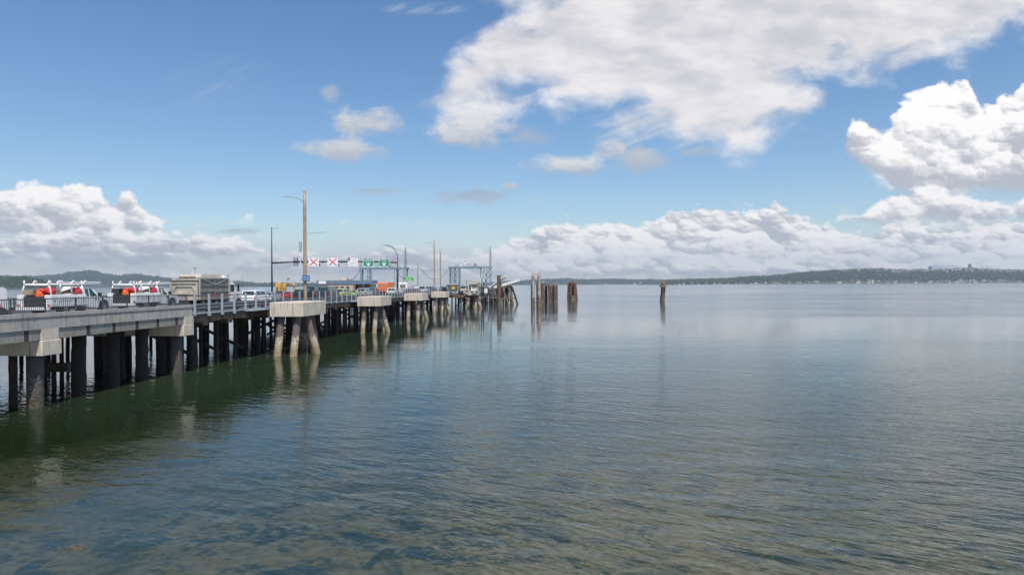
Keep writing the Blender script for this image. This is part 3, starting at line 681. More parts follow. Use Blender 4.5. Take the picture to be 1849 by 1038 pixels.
# older timber piles crowding the bridge underside
for i, (px, d, wpx, off_) in enumerate((a_, (26.93 + 55e-3 * 39 + (o_ if o_ else 0)) / ((924.5 - a_) / F + .055) if o_ else b_, c_, o_) for (a_, b_, c_), o_ in zip([(141, 43.2, 24), (203, 48.2, 21), (216, 51, 14), (255, 50.5, 22), (292, 52.5, 13), (300, 57, 12), (22, 39.6, 14), (96, 45.5, 8), (110, 50, 7), (173, 60, 8), (181, 66, 9), (232, 62, 9), (348, 57.6, 13)], (1.6, 1.6, 3.2, 1.6, 2.2, 4, 0, 0, 0, 0, 0, 0, 1.5))):
    X = (px - 924.5) / F * d; r = wpx / F * d / 2
    t = thing('old_pile', 'thick weed covered timber pile standing in the shade under the bridge', 'pile', (X, d, 0), 0, 'old piles in the shade under the bridge')
    mb = MB(); mb.tube((0, 0, -4), (0, 0, 4.02 if d > 56 else 3.98), r * 1.05, r * .95, 14, seg=14, jit=.09, rnd=random); mb.build('pile_shaft', 'wet_timber', t)
br_ = thing('floating_walkway_beam', 'dark timber cross beam between piles under the nearest span', 'beam', (-29.6, 44.8, 1.75))
MB().box(-1.9, .5, -.25, .25, -.28, .28).build('beam', 'timber', br_); MB().box(.5, .62, -.3, .3, -.33, .33).build('beam_end_plate', 'dark_steel', br_)

# tall post railing along the wharf
vr = thing('post_railing', 'long galvanised post railing along the wharf edge', 'railing')
PY = []; y_ = 55.95
while y_ < 185: PY.append(y_); y_ += 2.33
for i, y_ in enumerate(PY):
    x_ = E(y_); p = MB()
    big = i < 6; w_ = .17 if big else .13
    if i == 3: w_ = .17
    p.box(x_ - w_ / 2, x_ + w_ / 2, y_ - .012, y_ + .012, 4.58, 6.36); p.box(x_ - w_ / 2, x_ - w_ / 2 + .02, y_ - .07, y_ + .07, 4.58, 6.36)
    p.box(x_ + w_ / 2 - .02, x_ + w_ / 2, y_ - .07, y_ + .07, 4.58, 6.36)
    if i in (1, 2, 3): p.box(x_ - w_ / 2 - .04, x_ + w_ / 2 + .04, y_ - .12, y_ + .12, 4.50, 4.72)
    p.build('railing_post', 'galv', vr)
for z_, th in ((6.22, .09), (5.86, .05), (5.50, .05), (5.22, .04)):
    a_ = MB(); bar_along(a_, PY[0], PY[-1], -.13, z_, .06, th); a_.build('rail', 'rail_dark' if z_ > 5.6 else 'galv', vr)
# traffic barrier one walkway further in
tb = thing('traffic_barrier', 'low dark steel traffic barrier behind the wharf railing', 'barrier')
for z_, th in ((5.35, .30), (4.98, .18)):
    a_ = MB(); bar_along(a_, YW0 + .2, 184, -2.0, z_, .09, th); a_.build('barrier_rail', 'rail_dark', tb)
for k in range(43):
    y_ = YW0 + .4 + k * 3.0; MB().box(E(y_) - 2.2, E(y_) - 2.05, y_ - .08, y_ + .08, 4.7, 5.5).build('barrier_post', 'timber', tb)
fr_ = thing('far_railing', 'thin dark railing along the far side of the wharf', 'railing')
for z_ in (5.9, 5.4):
    a_ = MB(); bar_along(a_, YW0, 131, -24.6, z_, .07, .08); a_.build('rail', 'rail_dark', fr_)
for k in range(31):
    y_ = YW0 + .2 + k * 2.5; MB().box(E(y_) - 24.64, E(y_) - 24.56, y_ - .04, y_ + .04, 4.7, 5.9).build('railing_post', 'rail_dark', fr_)
# outriggers: grey ledges below the railing
for px, lab in ((462, 'grey steel ledge bracket on the wharf edge left of the first concrete dolphin'), (640, 'grey steel ledge bracket on the wharf edge before the second concrete dolphin')):
    y_ = 29.075 / ((924.5 - px) / F + .055)
    t = thing('edge_ledge', lab, 'ledge', (E(y_), y_, 4.6), -EA)
    MB().box(-.1, .75, -2.2, 2.2, .02, .12).build('ledge_plate', 'galv', t)
    k_ = MB()
    for q in (-1.5, 0, 1.5): k_.bar((.6, q, .02), (-.05, q, -.45), .08, .08)
    k_.build('ledge_bracket', 'timber', t)

# concrete dolphins: cap block on battered piles
def dolphin(px_l, px_r, d, dep, zt, zb, lab, pr=.34):
    xl, xr = (px_l - 924.5) / F * d, (px_r - 924.5) / F * d; wd = xr - xl
    t = thing('concrete_dolphin', lab, 'dolphin', (xr, d, 0), -EA, 'concrete capped dolphins beside the wharf')
    MB().bbox(-wd, 0, 0, dep, zb, zt, .05).build('cap_block', 'cap_concrete', t)
    def pl(x0, y0, dxx, dyy):
        a_ = Vector((x0 + dxx * (zb + 4) / zb, y0 + dyy * (zb + 4) / zb, -4)); b_ = Vector((x0, y0, zb + .05))
        MB().tube(a_, b_, pr, pr, 22, seg=8, jit=.015, rnd=random).build('dolphin_pile', 'dolphin_pile', t)
    pl(-wd + .82, 1.05, .03, -1.2)
    pl(-.90, 1.05, -.03, -1.2)
    pl(-.62, 2.7, 1.0, .2)
    pl(-1.9, dep - 1.6, .9, .3)
    pl(-wd + .95, dep - .9, -.2, 1.2)
    pl(-1.4, dep - .9, .2, 1.2)
    return t
dolphin(484.7, 546.4, 68, 7.0, 5.36, 3.94, 'nearest and largest concrete dolphin, in front of the tall wooden pole', .37)
dolphin(643.8, 687, 100, 6.8, 5.36, 3.96, 'second concrete dolphin from the bridge, left of the curved street lamp')
dolphin(728.5, 762.5, 134.7, 6.6, 5.36, 3.96, 'third concrete dolphin from the bridge, right of the curved street lamp')
dolphin(778, 804.6, 167, 6.4, 5.36, 3.96, 'fourth concrete dolphin from the bridge, below two slim poles')
dolphin(840.2, 863, 204, 4.0, 5.3, 3.9, 'farthest concrete dolphin, below the yellow brown shed', .55)

# ---------------------------------------------------------------- poles and lamps
def upole(px, d, ytop, r, lab, arm=None, zb=-3, xoff=0):
    p = at(px, d); zt = 7 + (hor(px) - ytop) * d / F
    t = thing('utility_pole', lab, 'pole', (p.x, d, 0))
    MB().tube((0, 0, zb), (0, 0, zt), r, r * .72, 12, seg=10, jit=.02, rnd=random).build('pole_shaft', 'pole_wood', t)
    MB().tube((0, 0, zt - .02), (0, 0, zt + .08), r * .8, r * .3, 12).build('pole_cap', 'galv', t)
    if arm:
        L_ = arm / F * d; ya = zt - .1 * L_ - .45
        am = MB(); pts = [(0, 0, ya - .55)]
        for k in range(1, 7): u = k / 6; pts.append((-L_ * u * .78, 0, ya - .55 + .62 * math.sin(u * math.pi / 2)))
        am.path(pts, .045, 8).build('lamp_arm', 'galv', t)
        x_ = -L_ * .78; h_ = MB(); h_._a([(x_ + .1, -.1, ya + .02), (x_ + .1, .1, ya + .02), (x_ - .75, .16, ya + .02), (x_ - .75, -.16, ya + .02), (x_ + .1, -.08, ya + .12), (x_ + .1, .08, ya + .12), (x_ - .7, .12, ya + .2), (x_ - .7, -.12, ya + .2)],
              [(0, 1, 2, 3), (4, 5, 6, 7), (0, 1, 5, 4), (1, 2, 6, 5), (2, 3, 7, 6), (3, 0, 4, 7)]); h_.build('lamp_head', 'galv', t)
    return t, zt
t, zt = upole(551, 77.5, 345, .24, 'tallest wooden utility pole with a street lamp arm behind the nearest dolphin', 38)
MB().tube((-.5, -.12, 2), (-.5, -.12, 11.6), .035, .035, 8).build('conduit', 'galv', t)
MB().bbox(-.62, -.36, -.22, .0, 10.9, 12.0, .02).build('junction_box', 'galv', t)
MB().tube((0.1, 0, 12.9), (2.2, .3, 13.1), .018, .018, 6).build('span_wire_stub', 'cable', t)
MB().bar((.1, -.2, 1.9), (-.05, -.2, 3.6), .22, .3).build('pole_block', 'timber_light', t)
# small parking notice on the pole
sg = thing('blue_notice_sign', 'small blue sign with two white text lines on the tallest pole', 'sign', (at(552.2, 77.1).x, 77.1, 7 + (hor(552) - 502.5) * 77 / F))
MB().box(-.44, .44, -.02, .02, -.33, .33).build('sign_panel', 'sign_blue', sg)
def glyphs(mb, x0, x1, z0, z1, y, n, seed, t=.01):
    """lettering too small to read: short strokes of letter-like widths"""
    r = random.Random(seed); x = x0; w_ = (x1 - x0) / n
    for k in range(n):
        if r.random() < .1: continue
        a_ = x0 + k * w_; b_ = a_ + w_ * .72; h_ = z1 - z0; c_ = r.randrange(4)
        if c_ != 1: mb.box(a_, a_ + w_ * .24, y - t, y, z0, z1)
        if c_ in (0, 3): mb.box(a_ + w_ * .245, b_, y - t, y, z1 - h_ * .26, z1)
        if c_ in (0, 1): mb.box(a_ + w_ * .245, b_, y - t, y, z0, z0 + h_ * .26)
        if c_ >= 1: mb.box(a_ + w_ * .245, b_, y - t, y, z0 + h_ * .38, z0 + h_ * .6)
lt = MB(); glyphs(lt, -.40, .40, .07, .19, -.024, 14, 4); glyphs(lt, -.34, .36, -.19, -.07, -.024, 12, 5); lt.build('lettering', 'letter_white', sg)
MB().box(-.3, -.2, .02, .12, -.3, .3).build('sign_bracket', 'galv', sg)

def streetlamp(px, d, ytop, kind, lab, zbase):
    p = at(px, d); zt = 7 + (hor(px) - ytop) * d / F
    t = thing('street_lamp', lab, 'street lamp', (p.x, d, zbase)); H_ = zt - zbase
    MB().tube((0, 0, 0), (0, 0, 1.0), .30, .24, 12).build('base', 'dark_steel', t)
    if kind == 'straight':
        MB().tube((0, 0, 1), (0, 0, H_), .17, .09, 12).build('pole', 'dark_steel', t)
        MB().tube((0, 0, H_ - .25), (1.0, 0, H_ - .1), .03, .03, 8).build('lamp_arm', 'dark_steel', t)
        MB().bbox(.55, 1.35, -.12, .12, H_ - .17, H_ - .05, .02).build('lamp_head', 'galv', t)
    else:
        MB().tube((0, 0, 1), (0, 0, H_ - 2.6), .17, .10, 12).build('pole', 'dark_steel', t)
        pts = []
        for k in range(11):
            an = k / 10 * math.pi * .5; pts.append((-2.2 + 2.2 * math.cos(an), 0, H_ - 2.6 + 2.5 * math.sin(an)))
        pts.append((-2.5, 0, H_ - .06)); MB().path(pts, .075, 8).build('lamp_arm', 'dark_steel', t)
        MB().bbox(-3.1, -2.4, -.14, .14, H_ - .12, H_, .02).build('lamp_head', 'galv', t)
    for z_ in (2.6, 4.2, 5.6): MB().tube((0, 0, z_), (.28, -.1, z_ + .05), .04, .04, 6).build('bracket', 'galv', t)
    return t, zt
SY = 134.0
streetlamp(491, SY, 411, 'straight', 'straight dark street lamp at the left end of the lane sign arm', 4.7)
streetlamp(718, SY, 442, 'curved', 'dark street lamp with a curved top at the right end of the lane sign arm', 4.7)
br2 = thing('pole_brace', 'pale brace leaning on the foot of the curved street lamp', 'brace', (at(719, SY).x, SY - .6, 4.72))
MB().bar((.1, 0, .05), (.75, 0, 1.1), .09, .07).build('brace_bar', 'galv', br2); MB().box(0, .9, -.1, .1, -.02, .05).build('brace_foot', 'galv', br2)
# sign arm across the lanes
xa, xb = at(492.5, SY).x, at(716.5, SY).x
arm = thing('sign_gantry', 'long dark steel arm carrying the lane signs across the wharf', 'gantry', (0, SY, 0))
za, zm_, zb_ = 7 + (hor(495) - 474.8) * SY / F, 7 + (hor(610) - 472.3) * SY / F, 7 + (hor(714) - 474) * SY / F
xm = (xa + xb) / 2
MB().path([(xa, 0, za), (xa + 5, 0, (za + zm_) / 2 + .12), (xm, 0, zm_)], .16, 12).build('arm_tube', 'brown_steel', arm)
MB().path([(xm, 0, zm_), (xb - 4, 0, (zm_ + zb_) / 2 + .05), (xb, 0, zb_)], .15, 12).build('arm_tube', 'brown_steel', arm)
for k in (547, 583, 617, 643, 698): x_ = at(k, SY).x; MB().tube((x_ - .12, 0, zm_ - .06), (x_ + .12, 0, zm_ - .06), .22, .22, 12).build('flange', 'dark_steel', arm)
def panel(px, y0, y1, wpx, m, name, lab, border=None):
    x_ = at(px, SY).x; z0 = 7 + (hor(px) - y1) * SY / F; z1 = 7 + (hor(px) - y0) * SY / F; w_ = wpx / F * SY
    t = thing(name, lab, 'sign', (x_, SY - .32, (z0 + z1) / 2)); h_ = z1 - z0
    MB().box(-w_ / 2, w_ / 2, -.03, .03, -h_ / 2, h_ / 2).build('sign_panel', m, t)
    for s_ in (-1, 1): MB().box(s_ * w_ * .3 - .04, s_ * w_ * .3 + .04, .03, .14, -h_ * .5, h_ * .58).build('sign_bracket', 'dark_steel', t)
    if border:
        b_ = MB(); e_ = .06
        b_.box(-w_/2, w_/2, -.038, -.031, h_/2 - e_, h_/2); b_.box(-w_/2, w_/2, -.038, -.031, -h_/2, -h_/2 + e_)
        b_.box(-w_/2, -w_/2 + e_, -.038, -.031, -h_/2 + e_, h_/2 - e_); b_.box(w_/2 - e_, w_/2, -.038, -.031, -h_/2 + e_, h_/2 - e_); b_.build('border', border, t)
    return t, w_, h_
for px, lab in ((567.5, 'white sign with a red cross, next to the tallest wooden pole'), (601.8, 'white sign with a red cross, next to the white text sign')):
    t, w_, h_ = panel(px, 465.5, 480.8, 18.8, 'sign_white', 'closed_lane_sign', lab)
    q = .72; x_ = MB(); x_.bar((-q, -.045, -q * .9), (q, -.045, q * .9), .012, .17); x_.bar((-q, -.052, q * .9), (q, -.052, -q * .9), .012, .17)
    x_.build('red_cross', 'sign_red', t); 
    MB().bbox(w_ / 2 + .06, w_ / 2 + .26, -.1, .12, -h_ / 2, -h_ / 2 + .55, .02).build('camera_box', 'dark_steel', t)
t, w_, h_ = panel(638, 466, 481, 18, 'sign_white', 'text_sign', 'white sign with small grey text and a dark emblem square')
MB().box(-w_ / 2 - .03, -w_ / 2 + .42, -.045, -.032, h_ / 2 - .5, h_ / 2 + .02).build('emblem', 'dark_steel', t)
MB().box(-w_ / 2 + .10, -w_ / 2 + .28, -.055, -.046, h_ / 2 - .36, h_ / 2 - .12).build('emblem_mark', 'sign_grey', t)
e_ = MB(); glyphs(e_, -.25, .8, h_ / 2 - .40, h_ / 2 - .22, -.034, 8, 2, .006)
for k, zz in enumerate((.12, -.12, -.36, -.58)): glyphs(e_, -.75, .75, zz, zz + .1, -.034, 12, 7 + k, .006)
e_.build('lettering', 'sign_grey', t)
def text(body, size, loc, m, parent, w=None):
    cu = bpy.data.curves.new('lettering', 'FONT'); cu.body = body; cu.size = size; cu.align_x = 'CENTER'; cu.extrude = .006
    o = bpy.data.objects.new('lettering', cu); COL.objects.link(o)
    dg = bpy.context.evaluated_depsgraph_get(); me = bpy.data.meshes.new_from_object(o.evaluated_get(dg)); bpy.data.objects.remove(o)
    me.name = 'lettering'; me.materials.clear(); me.materials.append(M[m]); me.polygons.foreach_set('use_smooth', [False] * len(me.polygons))
    if w:
        xs = [v.co.x for v in me.vertices]; f_ = w / (max(xs) - min(xs))
        for v in me.vertices: v.co.x *= f_
    o = bpy.data.objects.new('lettering', me); COL.objects.link(o); o.parent = parent; o.location = loc; o.rotation_euler = (R(90), 0, 0); return o
for px, y0, y1, lines, lab in ((666, 468.6, 481.2, ['Southworth'], 'green lane sign reading Southworth over a white down arrow'), (694.3, 468.3, 481.0, ['Fauntleroy', 'Seattle'], 'green lane sign with two text lines over a white down arrow')):
    t, w_, h_ = panel(px, y0, y1, 18.4, 'sign_green', 'lane_direction_sign', lab, 'letter_white')
    if len(lines) == 1: text(lines[0], .34, (0, -.045, .27), 'letter_white', t, 1.5)
    else: text(lines[0], .22, (0, -.045, .38), 'letter_white', t, 1.45); text(lines[1], .18, (0, -.045, .18), 'letter_white', t, .85)
    a_ = MB(); a_.box(-.09, .09, -.05, -.034, -.34, .12)
    a_._a([(-.48, -.05, -.08), (-.30, -.05, -.04), (0, -.05, -.34), (.30, -.05, -.04), (.48, -.05, -.08), (0, -.05, -.60)], [(0, 1, 2, 5), (2, 3, 4, 5)]); 
    ao = a_.build('down_arrow', 'letter_white', t)
    for s_ in (-.55, .55): MB().tube((s_, 0, h_ / 2), (s_, -.05, h_ / 2 + .3), .04, .04, 6).build('sign_lamp', 'dark_steel', t)
t, w_, h_ = panel(535.3, 466, 480.5, 8.6, 'dark_steel', 'lane_signal', 'dark lane signal pair seen on the arm, left of the tallest pole')
for z_ in (.5, -.5): MB().box(-.34, .34, -.12, -.04, z_ - .24, z_ + .24).build('signal_housing', 'galv', t)
ba = thing('barrier_wand', 'short red barrier wand standing tilted on the sign arm', 'wand', (at(708.6, SY).x, SY, zb_ + .15))
MB().bar((0, 0, 0), (.45, 0, .95), .06, .09).build('wand', 'sign_red', ba); MB().tube((0, -.1, 0), (0, .1, 0), .08, .08, 8).build('wand_hub', 'dark_steel', ba)
# ---------------------------------------------------------------- vehicles
def wheel(t, x, y, r=.38, wd=.26, z0=0):
    MBt = MB().tube((x - wd / 2, y, r + z0), (x + wd / 2, y, r + z0), r, r, 20); o = MBt.build('wheel', 'rubber', t)
    s_ = 1 if x > 0 else -1
    MB().tube((x + s_ * (wd / 2 - .04), y, r + z0), (x + s_ * (wd / 2 + .015), y, r + z0), r * .6, r * .55, 16).build('rim', 'rim', o)
def car(px, Y, paint, kind, label, xoff=0, name=None):
    X = (px - 924.5) / F * Y
    t = thing(name or {'suv': 'parked_suv', 'sedan': 'parked_car', 'van': 'parked_van', 'pickup': 'pickup_truck'}[kind], label, {'suv': 'suv', 'sedan': 'car', 'van': 'van', 'pickup': 'pickup truck'}[kind], (X, Y, 4.71), -EA)
    if kind == 'sedan':
        L_, w_, body, cab = 4.6, .9, [(0, .35), (0, .78), (.12, .92), (1.0, .98), (3.2, .96), (4.3, .78), (4.6, .62), (4.6, .32)], [(.45, .95), (1.25, 1.40), (2.5, 1.44), (3.45, .95)]
    elif kind == 'suv':
        L_, w_, body, cab = 4.8, .97, [(0, .42), (0, .95), (.1, 1.08), (3.5, 1.08), (4.6, .96), (4.8, .8), (4.8, .4)], [(.08, 1.07), (.35, 1.74), (2.9, 1.80), (3.7, 1.07)]
    elif kind == 'van':
        L_, w_, body, cab = 5.6, 1.0, [(0, .42), (0, 1.1), (4.7, 1.1), (5.5, .95), (5.6, .4)], [(.02, 1.09), (.12, 2.1), (3.9, 2.15), (4.8, 1.09)]
    else:
        L_, w_, body, cab = 5.7, 1.0, [(0, .5), (0, 1.1), (1.9, 1.1), (4.4, 1.12), (5.5, 1.05), (5.7, .85), (5.7, .45)], [(1.9, 1.1), (2.05, 1.82), (3.7, 1.86), (4.5, 1.1)]
    MB().side(body, -w_, w_, .04).build('body', paint, t)
    MB().side(cab, -w_ + .04, w_ - .04, .16).build('cabin', paint, t)
    # windows: panes standing just proud of the cabin
    y0, y1, y2, y3 = [p[0] for p in cab]; zb, zt = cab[0][1], cab[1][1]
    f0, f1 = .18, .88; zr = lambda f: zb + (zt - zb) * f
    for s_ in (-1, 1):
        g_ = MB(); ins = lambda f: s_ * (w_ - .04 - .16 * f + .012)
        a0 = y0 + (y1 - y0) * f0 + .18; a1 = y0 + (y1 - y0) * f1 + .16; b0 = y3 - (y3 - y2) * f0 - .18; b1 = y3 - (y3 - y2) * f1 - .14
        mid = (a0 + b0) / 2
        for q0, q1, p0, p1 in ((a0, mid - .05, a1, mid - .05), (mid + .05, b0, mid + .05, b1)):
            g_._a([(ins(f0), q0, zr(f0)), (ins(f0), q1, zr(f0)), (ins(f1), p1, zr(f1)), (ins(f1), p0, zr(f1)),
                   (ins(f0) - s_ * .03, q0, zr(f0)), (ins(f0) - s_ * .03, q1, zr(f0)), (ins(f1) - s_ * .03, p1, zr(f1)), (ins(f1) - s_ * .03, p0, zr(f1))],
                  [(0, 1, 2, 3), (4, 5, 6, 7), (0, 1, 5, 4), (1, 2, 6, 5), (2, 3, 7, 6), (3, 0, 4, 7)])
        g_.build('side_window', 'glass', t)
    for nm, ya, yb, sg_ in (('rear_window', y0, y1, -1), ('windscreen', y3, y2, 1)):
        g_ = MB(); P = []
        for f, wi in ((f0, .22), (f1, .30)):
            y_ = ya + (yb - ya) * f + sg_ * .015; P += [(-w_ + wi, y_, zr(f)), (w_ - wi, y_, zr(f))]
        g_._a([P[0], P[1], P[3], P[2]] + [(p[0], p[1] - sg_ * .03, p[2]) for p in (P[0], P[1], P[3], P[2])], [(0, 1, 2, 3), (4, 5, 6, 7), (0, 1, 5, 4), (1, 2, 6, 5), (2, 3, 7, 6), (3, 0, 4, 7)])
        g_.build(nm, 'glass', t)
    for s_ in (-1, 1):
        MB().box(s_ * w_ - .16 if s_ > 0 else -w_ + .0, s_ * w_ if s_ > 0 else -w_ + .16, -.03, .05, .62, .98).build('tail_lamp', 'lamp_red', t)
        MB().box(s_ * w_ * .55 if s_ > 0 else -w_ * .95, w_ * .95 if s_ > 0 else -w_ * .55, L_ - .1, L_ + .02, .60, .76).build('headlight', 'lamp_clear', t)
        MB().bbox(s_ * (w_ + .12) - .08, s_ * (w_ + .12) + .08, y3 - .45, y3 - .33, zb - .02, zb + .14, .02).build('wing_mirror', paint, t)
        for yy_ in (.85, L_ - .95): wheel(t, s_ * (w_ - .12), yy_, .34, .22)
    MB().box(-w_ + .02, w_ - .02, -.07, .02, .36, .56).build('bumper', 'grey_paint', t)
    return t
car(447, 83, 'white_paint', 'suv', 'white car with a pale roof behind the railing, just ahead of the dump truck')
car(476, 92, 'silver', 'sedan', 'silver car with a red tail lamp, left of the straight street lamp')
car(512, 104, 'red_paint', 'sedan', 'red car behind the railing, right of the straight street lamp')
car(540, 103, 'black_paint', 'suv', 'black vehicle with a dark roof, left of the tallest pole')
car(500, 120, 'grey_paint', 'sedan', 'dark grey car in the far lane by the yellow booths')
car(583, 108, 'blue_paint', 'van', 'dark teal van behind the railing, right of the tallest pole')
car(611, 117, 'lime_paint', 'suv', 'yellow green car behind the railing, in front of the cream building')
car(634, 126, 'lime_paint', 'sedan', 'pale yellow car queued ahead of the yellow green one')
car(652, 130, 'silver', 'suv', 'silver car behind the railing, under the right end of the blue roof')
car(668, 143, 'grey_paint', 'suv', 'dark car behind the railing, left of the orange box truck')
car(706, 141, 'white_paint', 'suv', 'white car with dark windows in front of the orange box truck')
car(735, 158, 'grey_paint', 'sedan', 'grey car right of the curved street lamp')
car(748, 164, 'red_paint', 'sedan', 'dark red car below the pale green message board')
car(762, 172, 'white_paint', 'van', 'white van behind the railing over the third dolphin')
car(776, 182, 'black_paint', 'pickup', 'black pickup behind the railing, left of the slim lamp pole')
car(799, 186, 'black_paint', 'pickup', 'black pickup behind the railing, right of the slim lamp pole')
car(692, 150, 'black_paint', 'pickup', 'black pickup partly hidden by the white car')
c_ = car(8, 33.8, 'black_paint', 'sedan', 'dark car cut off by the left edge, next to the white trailer'); c_.location = (E(33.8) - 2.2, 33.8, 5.09)
car(560, 136, 'grey_paint', 'van', 'grey van behind the tallest pole')

# white service trucks with ladder racks
def service_truck(Y, off, label):
    """origin at the middle of the rear bumper on the road; +y forwards"""
    t = thing('service_truck', label, 'truck', (E(Y) + off - 1.17, Y, 5.09), -EA, 'white service trucks with racks')
    w_ = 1.17
    # cab
    MB().side([(3.55, .5), (3.55, 1.15), (3.6, 1.2), (5.1, 1.2), (6.3, 1.12), (6.62, 1.0), (6.68, .8), (6.68, .45), (6.3, .42), (6.15, .85), (5.85, .98), (5.5, .98), (5.2, .85), (5.05, .42)], -.98, .98, .03).build('cab_body', 'white_paint', t)
    MB().side([(3.58, 1.18), (3.68, 1.82), (3.85, 1.93), (4.45, 1.93), (4.6, 1.88), (5.28, 1.19)], -.94, .94, .17).build('cab_roof', 'white_paint', t)
    for s_ in (-1, 1):
        for (q0, q1, p0, p1) in ((3.72, 4.12, 3.80, 4.12), (4.22, 5.0, 4.22, 4.48)):
            g_ = MB(); zl, zh = 1.24, 1.78; ii = lambda z: s_ * (.94 - .17 * (z - 1.18) / .75 + .012)
            g_._a([(ii(zl), q0, zl), (ii(zl), q1, zl), (ii(zh), p1, zh), (ii(zh), p0, zh), (ii(zl) - s_ * .03, q0, zl), (ii(zl) - s_ * .03, q1, zl), (ii(zh) - s_ * .03, p1, zh), (ii(zh) - s_ * .03, p0, zh)],
                  [(0, 1, 2, 3), (4, 5, 6, 7), (0, 1, 5, 4), (1, 2, 6, 5), (2, 3, 7, 6), (3, 0, 4, 7)])
            g_.build('side_window', 'glass', t)
        MB().bbox(s_ * 1.16 - .13, s_ * 1.16 + .13, 4.85, 4.98, 1.22, 1.5, .03).build('wing_mirror', 'black_paint', t)
        MB().box(s_ * .62 - .26, s_ * .62 + .26, 6.6, 6.70, .78, .98).build('headlight', 'lamp_clear', t)
        MB().box(s_ * .985 - .012, s_ * .985 + .012, 4.62, 4.80, 1.06, 1.10).build('door_handle', 'black_paint', t)
        wheel(t, s_ * .86, 5.68, .40, .28); wheel(t, s_ * .86, 1.55, .40, .4)
        # side lockers with doors
        bx_ = MB(); bx_.bbox(min(s_ * .72, s_ * w_), max(s_ * .72, s_ * w_), .02, 3.5, .62, 1.40, .02); lk = bx_.build('side_locker', 'white_paint', t)
        for (q0, q1, z0, z1) in ((.06, .68, .66, 1.34), (.74, 2.05, 1.02, 1.34), (2.11, 2.76, .66, 1.34), (2.82, 3.44, .66, 1.34)):
            MB().box(s_ * w_ - .006 if s_ > 0 else -w_ - .018, s_ * w_ + .018 if s_ > 0 else -w_ + .006, q0, q1, z0, z1).build('locker_door', 'white_paint', lk)
            MB().box(s_ * (w_ + .02) - .012, s_ * (w_ + .02) + .012, (q0 + q1) / 2 - .08, (q0 + q1) / 2 + .08, (z0 + z1) / 2 - .02, (z0 + z1) / 2 + .02).build('locker_handle', 'dark_steel', lk)
        MB().box(s_ * (w_ - .12) - .10, s_ * (w_ - .12) + .10, -.02, .03, .68, .78).build('tail_lamp', 'lamp_red', t)
        # rack: hooked rear and middle hoops, side rail, hooks
        rk = MB()
        def P(x, y, z): return (s_ * x, y, z)
        rk.path([P(1.05, .25, 1.40), P(.86, .28, 2.02), P(.86, .28, 2.36)], .045, 8)
        rk.path([P(1.05, 3.35, 1.40), P(.9, 3.38, 2.05), P(.86, 3.4, 2.34)], .045, 8)
        rk.path([P(.86, .28, 2.1), P(.86, 5.35, 2.12)], .05, 8)
        for y_ in (1.25, 2.6, 3.8): rk.path([P(.86, y_ - .24, 2.13), P(.86, y_, 2.36), P(.86, y_ + .24, 2.13)], .04, 8)
        rk.build('ladder_rack_side', 'white_steel', t)
    rk = MB()
    for y_ in (.28, 3.38): rk.path([(-.86, y_, 2.06), (.86, y_, 2.06)], .05, 8)
    rk.path([(-.86, 5.35, 2.12), (.86, 5.35, 2.12)], .05, 8)
    rk.build('rack_crossbar', 'white_steel', t)
    ld = MB()                                          # ladder lying on the rack
    for x_ in (.45, .80): ld.bar((x_, 1.5, 2.24), (x_, 5.6, 2.26), .035, .09)
    for k in range(12): ld.bar((.46, 1.7 + k * .33, 2.25), (.79, 1.7 + k * .33, 2.25), .03, .03)
    lo = ld.build('roof_ladder', 'white_steel', t)
    MB().box(-1.15, 1.15, -.14, .02, .42, .60).build('rear_bumper', 'white_steel', t)
    MB().box(-.72, .72, .1, 3.5, .60, .72).build('bed_floor', 'dark_steel', t)
    MB().box(-.72, .72, .03, .09, .55, 1.30).build('tailgate', 'black_paint', t)  # black colour stands for the shadow inside the bed opening
    MB().box(-.75, .75, .2, 6.3, .42, .52).build('chassis', 'dark_steel', t)
    return t
